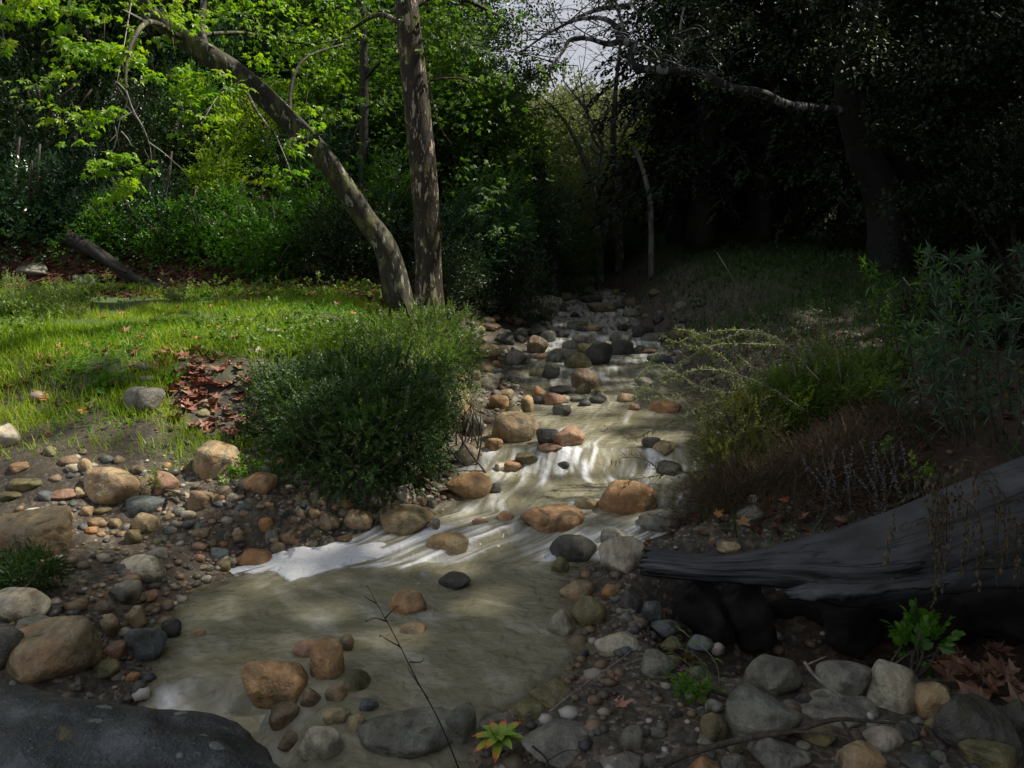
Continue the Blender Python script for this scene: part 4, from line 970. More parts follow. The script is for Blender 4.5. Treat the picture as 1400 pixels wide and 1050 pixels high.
    link("trunk", g.mesh("trunk", True, base), M_BARK1, root); link("crown", crown.mesh("crown", False, base), M_SYC, root)
leaning_sycamore()

def upright_sycamore():
    base = at(590, 418, 10.3); base[2] = float(ground(base[0], base[1])) - .08
    root = empty("sycamore_tree", base, "upright sycamore with flaking brown bark right beside the base of the leaning one", "tree"); rg = np.random.default_rng(22); g = Geo()
    wp = [(588, 418, 10.3, 20), (586, 370, 10.3, 18), (583, 300, 10.3, 17.5), (578, 230, 10.3, 17.5), (570, 150, 10.3, 17.5), (563, 80, 10.3, 16.5), (555, 0, 10.3, 15), (548, -80, 10.3, 14), (545, -200, 10.3, 11)]
    P = np.array([at(a, b, d) for a, b, d, _ in wp]); P[0] = base; tube(g, catmull(P, 8), [w * d / F for _, _, d, w in wp], 18, .10, .35)
    def br(pts, r0, r1, s=6): return limb(g, [at(*p) for p in pts], r0, r1, s)
    br([(588, 110, 10.2), (603, 108, 10), (625, 107, 9.9), (650, 112, 9.8), (665, 117, 9.8)], .018, .006); br([(603, 108, 10), (602, 98, 10), (598, 96, 10)], .01, .004); br([(586, 100, 10.2), (590, 130, 10.0), (600, 170, 10.0), (618, 198, 10)], .012, .004)
    br([(558, 40, 10.3), (520, 20, 10.8), (480, 40, 11.4)], .04, .02); br([(560, 10, 10.3), (610, -10, 10.6), (680, 20, 11.2)], .06, .02); br([(548, -80, 10.3), (600, -120, 9.5), (700, -130, 8.6)], .08, .04); br([(546, -120, 10.3), (480, -150, 9.5), (380, -120, 8.6)], .08, .03)
    crown = Geo()
    for (a, b, d, r_, n) in [(560, 15, 10, 20, 26), (590, 60, 9.9, 12, 8), (566, 68, 9.9, 8, 6), (620, 20, 11, 60, 170), (660, 60, 11.2, 55, 150), (640, 110, 11.4, 45, 90), (665, 20, 11.4, 40, 110), (600, -20, 10.8, 60, 140), (520, 10, 11.4, 50, 130), (510, 70, 11.6, 45, 100), (530, 120, 11.6, 30, 46), (500, 150, 11.8, 40, 60), (620, 80, 11.2, 40, 80),
                             (680, 100, 11.5, 36, 60), (655, 165, 11.5, 40, 60), (620, 150, 11.6, 34, 46), (690, 150, 11.6, 30, 34), (675, 290, 9.6, 30, 40), (690, 320, 9.6, 22, 26), (660, 270, 9.8, 22, 22), (540, 205, 11.6, 34, 40), (520, 260, 11.8, 30, 30), (625, 220, 11.6, 40, 44), (690, 210, 11.8, 36, 40)]:
        leaf_blob(crown, at(a, b, d), r_ * d / F, n, PALM, .060, rg, .6, hang=.4)
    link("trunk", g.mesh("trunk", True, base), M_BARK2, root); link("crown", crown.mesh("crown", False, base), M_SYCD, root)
upright_sycamore()

def thin_tree(pts, r0, r1, name, label, cat, bark, leafm=None, clusters=(), limbs=(), tmpl=PALM, lsize=.06, seed=1, tw=0):
    d0 = pts[0][2]; base = at(*pts[0]); base[2] = float(ground(base[0], base[1])) - .05
    root = empty(name, base, label, cat); g = Geo(); rg = np.random.default_rng(seed); P = [at(*p) for p in pts]; P[0] = base
    T = limb(g, P, r0, r1, 10, 6, .08)
    allP = [T]
    for L_ in limbs: allP.append(limb(g, [at(*p) for p in L_[0]], L_[1], L_[2], 6, 5))
    if tw:
        for Q in allP:
            for e in twigs_from(g, Q, tw, 1.2, .012, rg, .8, -.1): twigs_from(g, e, 4, .6, .005, rg, .8, -.1)
    link("trunk", g.mesh("trunk", True, base), bark, root)
    if clusters:
        cg = Geo()
        for (a, b, d, r_, n) in clusters: leaf_blob(cg, at(a, b, d), r_ * d / F, n, tmpl, lsize, rg, .7)
        link("crown", cg.mesh("crown", False, base), leafm, root)
    return root
thin_tree([(496, 300, 14), (497, 200, 14), (498, 100, 14), (495, 20, 14), (490, -60, 14)], .085, .06, "alder_tree", "slender dark straight tree between the leaning and the upright trunk", "tree", M_BARKD, M_SYCD,
          [(470, 20, 14, 60, 120), (520, -10, 14, 60, 120), (450, 90, 14.4, 50, 100), (515, 150, 14.4, 40, 60), (470, 190, 14.4, 45, 80), (440, 150, 14.4, 40, 70)], [([(497, 110, 14), (520, 85, 13.8), (545, 75, 13.6)], .03, .015), ([(496, 150, 14), (520, 140, 13.8), (545, 160, 13.6)], .02, .008)], seed=31)
thin_tree([(848, 340, 20), (846, 260, 20), (838, 200, 20), (842, 120, 20), (850, 40, 20)], .12, .03, "bare_tree", "thin grey bare tree standing in the gap at the head of the creek", "tree", M_BARKG, None, (),
          [([(846, 250, 20), (820, 190, 20), (800, 150, 20), (770, 110, 20)], .05, .015), ([(840, 210, 20), (868, 150, 20), (885, 100, 20)], .04, .012), ([(830, 215, 20), (808, 180, 20.3), (790, 90, 20.5)], .035, .01)], seed=32, tw=10)
thin_tree([(823, 330, 19), (815, 270, 19), (797, 215, 19), (775, 170, 19), (750, 140, 19)], .10, .02, "bare_tree", "bare grey sapling slanting left beside the thin bare tree", "tree", M_BARKG, None, (),
          [([(812, 262, 19), (820, 220, 19), (824, 180, 19)], .04, .012)], seed=33, tw=8)
thin_tree([(892, 330, 18), (890, 290, 18), (884, 250, 18), (874, 218, 18), (866, 200, 18)], .075, .04, "birch_tree", "pale white trunk leaning left at the edge of the redwoods", "tree", M_BARKP, M_YEL,
          [(880, 200, 18, 26, 60), (860, 190, 18.2, 22, 40), (868, 265, 22, 20, 60), (862, 300, 22, 22, 60)], (), PALM, .07, 34)
thin_tree([(757, 360, 17), (752, 320, 17), (742, 280, 17), (735, 200, 17)], .22, .12, "alder_tree", "short dark trunk left of the grassy bank at the creek's head", "tree", M_BARKD, M_SYCD,
          [(730, 200, 17, 50, 150), (760, 230, 17.4, 40, 120), (720, 150, 17, 46, 120), (700, 250, 17, 40, 110), (745, 300, 17, 34, 90)], (), CARD, .10, 35)

# the big dark tree on the right, whose limbs cross the sky gap and whose unseen crown is extended to shade the creek
def canopy_tree():
    base = at(1225, 350, 12.5); base[2] = float(ground(base[0], base[1])) - .1
    root = empty("oak_tree", base, "big dark crooked tree on the right bank sending long lichened limbs over the creek", "tree"); rg = np.random.default_rng(41); g = Geo()
    P = [base, at(1210, 280, 12.5), at(1180, 210, 12.4), at(1165, 160, 12.2), at(1160, 100, 12), at(1180, 30, 11.8), at(1200, -80, 11.5), at(1190, -300, 11)]
    T = catmull(P, 7); tube(g, T, [.36, .28, .22, .19, .17, .16, .15, .12], 16, .2, .4)
    tube(g, catmull([at(1240, 345, 13), at(1250, 280, 13), at(1225, 215, 12.8), at(1185, 195, 12.5)], 6), [.2, .17, .14], 12, .2)
    link("trunk", g.mesh("trunk", True, base), M_BARKK, root)
    def lm(pts, r0, r1, name="limb"):
        gg = Geo(); Q = catmull([at(*p) for p in pts], 7); tube(gg, Q, [r0, r0 * .85, r1], 10, .22); return gg, Q
    gg, Q1 = lm([(1185, 158, 12.3), (1150, 152, 12.0), (1110, 147, 11.6), (1075, 143, 11.2), (1040, 127, 11), (1000, 120, 10.8), (960, 102, 10.7), (930, 96, 10.6), (895, 95, 10.5), (870, 92, 10.4), (862, 80, 10.4), (868, 62, 10.4)], .066, .05)
    tube(gg, catmull([at(870, 62, 10.4), at(850, 57, 10.4), at(830, 60, 10.3), (at(805, 53, 10.2)), at(780, 54, 10.1), at(770, 70, 10), at(752, 96, 9.9), at(758, 120, 9.9)], 6), [.06, .03, .022, .008], 7, .2)
    tube(gg, catmull([at(848, 57, 10.4), at(838, 32, 10.5), at(815, 24, 10.6), at(780, 30, 10.8), at(740, 52, 11), at(712, 72, 11.1)], 6), [.04, .03, .018, .01], 7, .2)
    tube(gg, catmull([at(855, 50, 10.4), at(850, 30, 10.4), at(838, -10, 10.5)], 5), [.03, .02, .015], 6)
    tube(gg, catmull([at(900, 95, 10.5), at(934, 80, 10.6), at(930, 40, 10.6), at(938, 0, 10.6)], 5), [.02, .015, .012], 6)
    tube(gg, catmull([at(862, 8, 10.6), at(820, 12, 10.8), at(790, 24, 11), at(740, 50, 11.4)], 5), [.04, .025, .012], 6)
    for Q, n in ((Q1, 8),): twigs_from(gg, Q, n, .8, .008, rg, .5, .1)
    src = [catmull([at(a, b, 10.4) for a, b in pp], 5) for pp in ([(850, 57), (805, 53), (770, 70), (752, 96)], [(838, 32), (780, 30), (712, 72)], [(862, 8), (790, 24), (740, 50)], [(850, 30), (838, -10)], [(1000, 120), (930, 96), (880, 93)])]
    tips = []
    for Q in src:
        for e in twigs_from(gg, Q, 9, .8, .008, rg, .6, .15):
            for e2 in twigs_from(gg, e, 4, .4, .004, rg, 1., .2): tips.append(e2[-1]); tips.append(e2[len(e2) // 2])
    link("limb", gg.mesh("limb", True, base), M_BARKB, root)
    cg = Geo(); tips = np.array(tips); tp = tips[rg.integers(0, len(tips), 900)] + rg.normal(size=(900, 3)) * .09
    scatter(cg, tp, rdir(900, rg), OVAL, .035, rg)
    # dense brownish hanging foliage near the top and the left of the gap
    for (a, b, d, r_, n) in [(680, 10, 12.5, 42, 800), (735, -5, 12.5, 30, 300), (735, 105, 13, 24, 700), (715, 95, 13, 20, 400), (755, 62, 12.8, 12, 160), (925, 10, 11, 40, 600), (920, 60, 11.4, 26, 300), (960, 40, 11.4, 50, 700)]:
        leaf_blob(cg, at(a, b, d), r_ * d / F, n, OVAL, .05, rg, .8, clump=9)
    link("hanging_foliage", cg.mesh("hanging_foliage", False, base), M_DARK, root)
    sf = Geo()
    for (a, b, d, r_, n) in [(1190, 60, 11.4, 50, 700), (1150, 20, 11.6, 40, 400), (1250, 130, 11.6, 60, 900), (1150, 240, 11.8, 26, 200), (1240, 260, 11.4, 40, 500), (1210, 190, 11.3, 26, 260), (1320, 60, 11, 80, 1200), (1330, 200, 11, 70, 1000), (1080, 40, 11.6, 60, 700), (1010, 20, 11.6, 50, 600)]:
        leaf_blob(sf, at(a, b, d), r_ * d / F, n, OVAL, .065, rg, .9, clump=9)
    link("side_foliage", sf.mesh("side_foliage", False, base), leafmat('shade_painted_oak_leaf', [(.008, .016, .006), (.014, .026, .008), (.022, .038, .012), (.035, .055, .018)], .1, .5, .3), root)  # leaf colour darkened to carry the shade around the crooked trunk
    # unseen high crown above the frame, added and thinned to shape the sunlight
    up = Geo(); n = 38000
    cl = np.stack([rng.uniform(-4, 17, 460), rng.uniform(1.5, 23, 460), rng.uniform(8.5, 12.0, 460)], -1)
    cl[:, 2] = np.maximum(cl[:, 2], 2 + cl[:, 1] * .36 + 1.0)
    P = cl[rng.integers(0, 460, n)] + rng.normal(size=(n, 3)) * np.array([.9, .9, .4]); k = canopy_keep(P, 1.0); 
    ppx, ppy = proj(P); k &= ~((ppy > -30) & (ppx > 640) & (ppx < 900)); P = P[k]
    scatter(up, P, rdir(len(P)), OVAL, rng.uniform(.22, .38, len(P)), spin=.7)
    nn = 24000; sy = rng.uniform(-5, 9, nn); sx = np.maximum(.72 * sy + 1.4, 3.2) + rng.gamma(2, 1.2, nn); sz = rng.uniform(.8, 9, nn); Q = np.stack([sx, sy, sz], -1)  # low leaf skirt right of the frame, unseen, added to darken the right bank
    hx, hy = proj(Q); kk = (canopy_keep(Q)) & ((hx > 1430) | (hy < -60) | (sy < .3)) & (fbm(Q * .8, 2) > -.08); Q = Q[kk]; scatter(up, Q, rdir(len(Q)), OVAL, rng.uniform(.25, .4, len(Q)), spin=.7)
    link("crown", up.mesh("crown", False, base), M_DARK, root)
    gb = Geo(); tip = T[-1]
    for i in range(14):
        e = cl[rng.integers(0, 420)]; tube(gb, catmull([tip + np.array([0, 0, -rng.uniform(0, 2)]), (tip + e) / 2 + np.array([0, 0, .8]), e], 6), [.12, .06, .02], 7, .1)
    link("upper_limbs", gb.mesh("upper_limbs", True, base), M_BARKD, root)
canopy_tree()

# ------------------------------------------------------------------ shrub and tree kinds that repeat
def crown_mesh(name, rad, nsp, leaf, llen, slen, nl, seed, squash=.85, lumps=14, inner=.25):
    rg = np.random.default_rng(seed); g = Geo(); C = rdir(lumps, rg) * rad * rg.uniform(.25, .72, (lumps, 1)) * np.array([1, 1, squash]); Rr = rad * rg.uniform(.28, .5, lumps)
    tm = [sprig(leaf, nl, llen, slen, seed=seed * 10 + i, droop=.1 * slen) for i in range(4)]
    for i in range(4):
        n = nsp // 4; w = rg.choice(lumps, n, p=Rr ** 2 / (Rr ** 2).sum()); d = rdir(n, rg); rr = Rr[w][:, None] * np.where(rg.random((n, 1)) < inner, rg.uniform(.2, .9, (n, 1)), rg.uniform(.85, 1.1, (n, 1)))
        P = C[w] + d * rr; D = d + np.array([0, 0, .25]) + rg.normal(size=(n, 3)) * .45
        tt = np.clip(rg.random(lumps)[w] * .45 + rg.random(n) * .4 + .15 * d[:, 2], 0, 1); scatter(g, P, D, tm[i], rg.uniform(.7, 1.3, n), rg, .4, tint=tt, tvar=.35)
    P0 = np.concatenate(g.V); zmin = P0[:, 2].min(); 
    me = g.mesh(name, False, (0, 0, zmin)); return me
def stem_mesh(name, rad, seed, n=7):
    rg = np.random.default_rng(seed); g = Geo()
    for i in range(n):
        e = rdir(1, rg)[0] * rad * .8; e[2] = abs(e[2]) + rad * .6; tube(g, catmull([rg.normal(size=3) * np.array([.02, .02, 0]) * rad, e * .5 + rg.normal(size=3) * .1 * rad, e], 5), [.04 * rad, .012 * rad], 6, .1)
    return g.mesh(name, True)
KIND = {
 'ivy': (crown_mesh("ivy_crown", 1.25, 3000, OVAL, .060, .16, 5, 1), stem_mesh("stems", 1.2, 1), M_BLUEG, "ivy_bush"),
 'dark': (crown_mesh("dark_crown", 1.35, 3600, OVAL, .050, .15, 5, 2, .9), stem_mesh("stems", 1.3, 2), M_DARK, "evergreen_bush"),
 'green': (crown_mesh("green_crown", 1.0, 1900, OVAL, .062, .15, 5, 3), stem_mesh("stems", 1.0, 3), M_GREEN, "leafy_shrub"),
 'yel': (crown_mesh("yellow_crown", .95, 1300, OVAL, .070, .18, 5, 4), stem_mesh("stems", 1.0, 4), M_YEL, "leafy_shrub"),
 'brown': (crown_mesh("brown_crown", .9, 1000, LEAF, .06, .18, 5, 5), stem_mesh("stems", .9, 5), M_BROWNF, "autumn_shrub"),
 'tree': (crown_mesh("tree_crown", 2.6, 5200, OVAL, .11, .30, 5, 6, 1.1, 26), stem_mesh("stems", 2.2, 6), M_SYCD, "broadleaf_tree"),
 'oak': (crown_mesh("oak_crown", 2.8, 6500, OVAL, .08, .26, 6, 7, 1.0, 30), stem_mesh("stems", 2.4, 7), M_DARK, "oak_tree"),
}
def put_kind(kind, px, py, Y, scale, label, mat=None):
    group = None
    """(px, py) = centre of the crown in the picture, Y = distance; the plant stands on the ground below"""
    cm, sm, mt, nm = KIND[kind]; c = at(px, py, Y); gz = float(ground(c[0], c[1]))
    root = empty(nm, (c[0], c[1], gz - .1), label, 'tree' if nm.endswith('tree') else 'shrub', group); rz = random.uniform(0, 6.28); hgt = KH[kind] * scale
    z0 = c[2] - hgt / 2 - (gz - .1)
    o = link("crown", cm, mt, root); o.scale = (scale,) * 3
    if mat: o.material_slots[0].link = 'OBJECT'; o.material_slots[0].material = mat
    o.rotation_euler[2] = rz; o.location = (0, 0, max(z0, -hgt * .35))
    if z0 > .25:
        g = Geo(); tube(g, catmull([(0, 0, 0), (random.uniform(-.15, .15), random.uniform(-.1, .1), z0 * .5), (0, 0, z0 + hgt * .35)], 6), [.05 + z0 * .025, .03 + z0 * .012], 9, .1)
        link("trunk", g.mesh("trunk", True), M_BARKD, root); s = link("branches", sm, M_TWIG, root); s.scale = (scale,) * 3; s.location = (0, 0, z0); s.rotation_euler[2] = rz
    else:
        s = link("stems", sm, M_TWIG, root); s.scale = (scale,) * 3; s.rotation_euler[2] = rz
    return root
KH = {}
for k_, v_ in KIND.items():
    co = np.empty(len(v_[0].vertices) * 3, np.float32); v_[0].vertices.foreach_get("co", co); KH[k_] = float(co.reshape(-1, 3)[:, 2].max())
HILL = [
 ('ivy', -120, 290, 12.8, 1.1, "ivy mound further along the hillside's foot past the left border"),
 ('dark', -190, 200, 14.5, 1.2, "dark bush on the slope past the left border"),
 ('green', -260, 310, 12.6, 1.1, "green shrub furthest out along the foot of the left slope"),
 ('tree', -140, 80, 18, 1.1, "leafy tree on the slope past the upper left corner"),
 ('dark', -330, 200, 15, 1.3, "dark bush furthest out on the left slope"), # kind, px, py, Y, scale, label
 ('ivy', 20, 300, 12.6, 1.0, "dark ivy bush at the left border above the grey stones"),
 ('ivy', 110, 265, 13.6, 1.0, "dark ivy mound behind the hanging bright twig"),
 ('dark', 60, 190, 14.5, 1.1, "dense dark bush high at the left border"),
 ('dark', 25, 100, 15.5, 1.1, "black-green bush in the upper left behind the bright leaves"),
 ('dark', 215, 200, 14.6, 1.1, "dark bush between the hanging twig and the yellow-green shrubs"),
 ('ivy', 205, 300, 13.2, .9, "low ivy mound above the dark fallen trunk"),
 ('green', 150, 330, 12.8, .8, "low green shrub at the hillside's foot left of the fallen trunk"),
 ('green', 330, 320, 13.0, .9, "fresh green shrub on the slope left of the leaning trunk's base"),
 ('green', 375, 335, 12.6, .8, "rounded green shrub just left of the leaning trunk's base"),
 ('yel', 300, 250, 13.8, .75, "bright yellow-green shrub in the middle of the left slope"),
 ('green', 260, 340, 12.8, .8, "dark green fern-like shrub at the foot of the slope"),
 ('yel', 340, 190, 15.0, .9, "yellow-green shrub under the middle of the leaning trunk"),
 ('brown', 335, 165, 15.6, .7, "shrub with orange-brown leaves behind the leaning trunk"),
 ('green', 270, 150, 15.6, 1.0, "green shrub above the brightest shrub of the slope"),
 ('dark', 150, 120, 16.2, 1.2, "dark bush behind the upper bright sycamore leaves"),
 ('ivy', 300, 90, 17.0, 1.2, "ivy mass below the upper part of the leaning trunk"),
 ('green', 430, 290, 13.6, .9, "green shrub behind the lower leaning trunk"),
 ('dark', 470, 345, 12.8, .75, "dark shrub right behind the base of the leaning tree"),
 ('ivy', 450, 230, 15.0, 1.0, "ivy mound between the leaning trunk and the slender tree"),
 ('green', 400, 180, 16.4, 1.0, "green shrub high on the slope above the leaning trunk"),
 ('brown', 425, 105, 17.5, .7, "browning shrub high behind the leaning trunk"),
 ('yel', 445, 160, 17.2, .9, "sunlit yellow-green shrub left of the slender tree"),
 ('tree', 350, 20, 21, 1.1, "tall green tree at the top of the left slope"),
 ('tree', 250, 10, 20, 1.0, "green tree behind the upper end of the leaning trunk"),
 ('tree', 100, 10, 19, 1.0, "green tree at the top left behind the hanging leaves"),
 ('oak', 10, 20, 19, .9, "dark oak in the upper left corner"),
 ('tree', 470, 80, 19, .9, "light green tree behind the slender dark trunk"),
 ('tree', 530, 160, 17, .8, "green tree right behind the upright flaking trunk"),
 ('green', 530, 270, 14.0, .9, "green shrub in the gap between the two sycamore trunks"),
 ('dark', 520, 330, 13.2, .8, "dark shrub in the gap at the foot of the two trunks"),
 ('ivy', 640, 330, 13.2, .95, "blue-green bush right of the upright trunk's foot"),
 ('dark', 690, 370, 13.4, .75, "dark low bush above the rock bank of the upper creek"),
 ('dark', 620, 380, 11.6, .50, "small dark bush at the right foot of the upright trunk"),
 ('green', 660, 290, 14.2, .9, "mid green bush right of the upright trunk"),
 ('tree', 620, 190, 16.5, .8, "green leafy tree right of the upright trunk"),
 ('tree', 540, 30, 20, .9, "tall leafy tree left of the sky gap"),
 ('tree', 575, 120, 18, .7, "tall tree right of the upright trunk's top"),
 ('oak', 530, 20, 21, 1.0, "dark oak behind the top of the upright trunk"),
 ('tree', 645, 180, 18, .6, "drooping green tree left of the creek's head"),
 ('ivy', 705, 310, 16, 1.0, "dark blue-green bush where the creek disappears"),
 ('yel', 722, 215, 26, 1.1, "sunlit yellow tree far up the valley"),
 ('oak', 745, 300, 20, .65, "dark round oak above the creek's head"),
 ('oak', 790, 280, 24, 1.0, "dark oak behind the slanting bare sapling"),
 ('dark', 770, 345, 18, .8, "dark bush at the left end of the grassy bank"),
 ('oak', 850, 235, 27, .95, "dark oak in the middle of the valley gap"),
 ('tree', 770, 210, 32, 1.1, "haze-tinted grey-green tree in the valley gap"),
 ('oak', 915, 200, 26, .9, "dark tree right of the valley gap"),
 ('yel', 860, 285, 26, 1.1, "sunlit yellow-green bush behind the pale white trunk"),
 ('yel', 825, 300, 30, .8, "small sunlit bush seen between the bare trees"),
 ('dark', 840, 345, 21, .9, "dark bush on the grassy bank behind the bare trees"),
 ('dark', 800, 350, 22, .8, "low dark bush behind the head of the creek"),
 ('tree', 160, -60, 17, 1.1, "green tree above the upper left slope"),
]
M_HAZY = leafmat('hazed_valley_leaf', [(.07, .085, .045), (.10, .12, .06), (.15, .17, .09), (.22, .22, .13)], .35, .6, .2)  # haze painted in: paler leaf colour for far valley trees
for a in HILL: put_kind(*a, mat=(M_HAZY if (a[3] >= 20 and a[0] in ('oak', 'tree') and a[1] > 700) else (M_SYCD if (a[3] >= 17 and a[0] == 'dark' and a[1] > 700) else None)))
RIGHTB = [
 ('dark', 1000, 320, 24, 1.4, "low dark bush between the redwood trunks"),
 ('dark', 1090, 300, 23, 1.4, "dark undergrowth bush behind the redwoods"),
 ('oak', 960, 240, 27, 1.4, "dark oak left behind the redwoods"),
 ('oak', 1080, 200, 30, 1.7, "dark oak in the middle behind the redwoods"),
 ('yel', 1135, 290, 32, 1.0, "sunlit bush glimpsed between the redwood trunks"),
 ('yel', 1132, 215, 34, 1.0, "sunlit branch tops glimpsed above the first glimpse of light"),
 ('oak', 1290, 230, 17, 1.3, "dark oak right of the crooked tree"),
 ('oak', 1390, 120, 14, 1.1, "dark oak filling the upper right corner"),
 ('oak', 1280, 60, 15, 1.1, "dark oak above the right bank"),
 ('dark', 1330, 330, 12, .95, "dark bush at the right under the oak"),
 ('dark', 1200, 335, 15, .9, "dark bush at the crooked tree's foot"),
 ('dark', 1400, 260, 11, 1.0, "dark bush at the right border"),
 ('dark', 1390, 440, 7.6, .6, "dark bush behind the willows at the right border"),
 ('dark', 1290, 430, 8.6, .5, "low dark bush behind the tall willow"),
]
M_SHADE = leafmat('shade_painted_leaf', [(.006, .013, .005), (.010, .020, .007), (.016, .030, .010), (.026, .042, .014)], .1, .5, .3)  # darker copy of the evergreen leaf, right bank's shade in its colour
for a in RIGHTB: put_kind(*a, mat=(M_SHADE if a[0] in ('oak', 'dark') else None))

# ------------------------------------------------------------------ redwoods
def redwood_mesh(seed, H):
    rg = np.random.default_rng(seed); g = Geo(); br = Geo(); z = 1.6; tm = [sprig(CARD, 7, .13, .45, 40, seed=seed + i, droop=.12) for i in range(3)]
    P, D = [], []
    while z < H:
        L = (1 - (z / H) ** 1.3) * 2.3 + .4
        for k in range(5):
            a = rg.uniform(0, 6.28); l = L * rg.uniform(.7, 1.15); d = np.array([math.cos(a), math.sin(a), 0]); n = max(3, int(l * 5))
            pts = [np.array([0, 0, z]) + d * l * t + np.array([0, 0, .12 * l * math.sin(t * 2.4) - .38 * l * t * t]) for t in np.linspace(0, 1, 5)]
            tube(br, pts, [.03, .008], 4)
            for t in np.linspace(.25, 1, n):
                p = np.array([np.interp(t, np.linspace(0, 1, 5), [q[i] for q in pts]) for i in range(3)])
                for s in (-1, 1): P.append(p); D.append(d * .5 + s * np.array([-d[1], d[0], 0]) * .8 + np.array([0, 0, -.45]) + rg.normal(size=3) * .25)
        z += rg.uniform(.28, .5)
    P, D = np.array(P), np.array(D)
    for i in range(3): scatter(g, P[i::3], D[i::3], tm[i], rg.uniform(.8, 1.3, len(P[i::3])), rg, .3, tvar=.4)
    return g.mesh("redwood_crown", False), br.mesh("redwood_branches", True)
RW = [redwood_mesh(5, 15.0), redwood_mesh(6, 17.0)]
RWL = [(925, 340, 21, .20, "slim redwood at the left edge of the grove"), (960, 338, 19, .30, "stout redwood second from the left of the grove"), (998, 330, 23, .24, "redwood set back behind the stout left one"), (1040, 335, 19, .30, "dark redwood above the right grassy bank's middle"), (1075, 330, 21, .34, "thick redwood left of the sliver of light"),
       (1110, 325, 25, .26, "redwood behind the thick one near the sliver of light"), (1160, 338, 17.5, .24, "redwood trunk with a pale edge right of the sliver of light"), (1195, 340, 19, .22, "redwood just left of the crooked tree's foot"), (1262, 345, 16, .45, "massive redwood behind the crooked tree"), (1320, 345, 18, .35, "redwood right of the massive one"), (1390, 345, 15, .35, "redwood at the right border")]
for i, (px, py, Y, r_, lab) in enumerate(RWL):
    b = at(px, py, Y); b[2] = float(ground(b[0], b[1])) - .15; root = empty("redwood_tree", b, lab, "tree", "redwoods of the grove on the right bank")
    g = Geo(); H = 15 if i % 2 == 0 else 17; tube(g, catmull([(0, 0, 0), (.05, 0, H * .3), (0, .05, H * .7), (0, 0, H)], 9), [r_ * 1.25, r_, r_ * .7, .03], 12, .08, .3)
    link("trunk", g.mesh("trunk", True), M_BARKD, root); cm, bm_ = RW[i % 2]
    for nm, me, mt in (("crown", cm, M_RED), ("branches", bm_, M_BARKD)):
        o = link(nm, me, mt, root); o.rotation_euler[2] = i * 1.3

# far wooded hillside across the valley
def far_woods():
    g = Geo(); n = 26000; cx = rng.uniform(-45, 75, 900); cy = rng.uniform(46, 110, 900); cz = ground(cx, cy); w = rng.integers(0, 900, n); d = rdir(n); d[:, 2] = np.abs(d[:, 2])
    P = np.stack([cx, cy, cz], -1)[w] + d * rng.uniform(1.2, 2.6, 900)[w][:, None] * np.array([1, 1, 1.2])
    k = (P[:, 1] < 110); scatter(g, P[k], d[k] + rng.normal(size=(k.sum(), 3)) * .5, sprig(CARD, 4, .45, .6, seed=3), rng.uniform(.7, 1.3, k.sum()), tvar=.3)
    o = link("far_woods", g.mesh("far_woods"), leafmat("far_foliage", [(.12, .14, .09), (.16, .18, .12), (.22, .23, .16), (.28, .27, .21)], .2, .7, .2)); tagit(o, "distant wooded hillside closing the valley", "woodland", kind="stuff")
far_woods()

# ------------------------------------------------------------------ grass
BLADE = T_of([(-.035, 0, 0), (.035, 0, 0), (.028, .5, .03), (-.028, .5, .03), (0, 1, .22)], [(0, 1, 2, 3), (3, 2, 4)])
def drift(px, py):
    e = ((px - 292 - (py - 540) * .35) / 62) ** 2 + ((py - 545) / 62) ** 2
    return sstep(.7, 1.25, e)
def grass(name, n, box, wfun, h0, h1, mat, label, seed, lean=.35, cat="grass"):
    rg = np.random.default_rng(seed); x = rg.uniform(box[0], box[1], n); y = rg.uniform(box[2], box[3], n); z = ground(x, y); px, py = proj(np.stack([x, y, z], -1))
    k = rg.random(n) < wfun(x, y, px, py); x, y, z = x[k], y[k], z[k]; n = len(x); g = Geo(); D = np.stack([rg.normal(size=n) * lean, rg.normal(size=n) * lean, np.ones(n)], -1)
    cl = .65 + .9 * np.clip(n2(x, y, 2.2, 3, 6.) + .3, 0, .6)
    scatter(g, np.stack([x, y, z - .01], -1), D, BLADE, rg.uniform(h0, h1, n) * cl, rg, .0, tint=np.clip(rg.random(n) * .7 + n2(x, y, 1.0, 2, 1.) * .9 + .15, 0, 1), tvar=.1, N=rg.normal(size=(n, 3)))
    o = link(name, g.mesh(name), mat); tagit(o, label, cat, kind="stuff")
def w_meadow(x, y, px, py):
    nz = n2(x, y, 1.5, 3, 12.); s = xl(y) - x
    return sstep(6.5, 7.6, y + nz * 1.6) * sstep(11.5, 10.6, y + nz * 2) * sstep(.9, 1.6, s + nz) * np.clip(.42 + nz * 3.6, .04, 1) * drift(px, py)
grass("meadow_grass", 110000, (-8.2, .3, 6.3, 11.5), w_meadow, .04, .15, M_GRASS, "short bright green grass of the sunlit meadow", 51)
grass("bank_grass", 70000, (-7.0, -.8, 5.0, 7.6), lambda x, y, px, py: np.clip((n2(x, y, 1.8, 3, 2.) + .22) * 4, 0, 1) * sstep(5.1, 5.9, y) * sstep(-.9, -1.6, x - .2 * (y - 6)) * drift(px, py), .05, .15, M_GRASS, "thin patches of grass at the meadow's front edge", 52)
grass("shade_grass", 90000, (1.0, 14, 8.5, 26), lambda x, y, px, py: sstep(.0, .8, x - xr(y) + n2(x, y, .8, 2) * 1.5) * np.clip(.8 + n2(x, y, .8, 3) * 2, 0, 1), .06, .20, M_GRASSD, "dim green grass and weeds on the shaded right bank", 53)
grass("shade_grass", 9000, (1.0, 6, 4.2, 8.6), lambda x, y, px, py: sstep(.3, .9, x - xr(y)) * np.clip(n2(x, y, 1.5, 3) * 4, 0, 1), .06, .2, M_GRASSD, "sparse dark weeds under the right brush", 54)

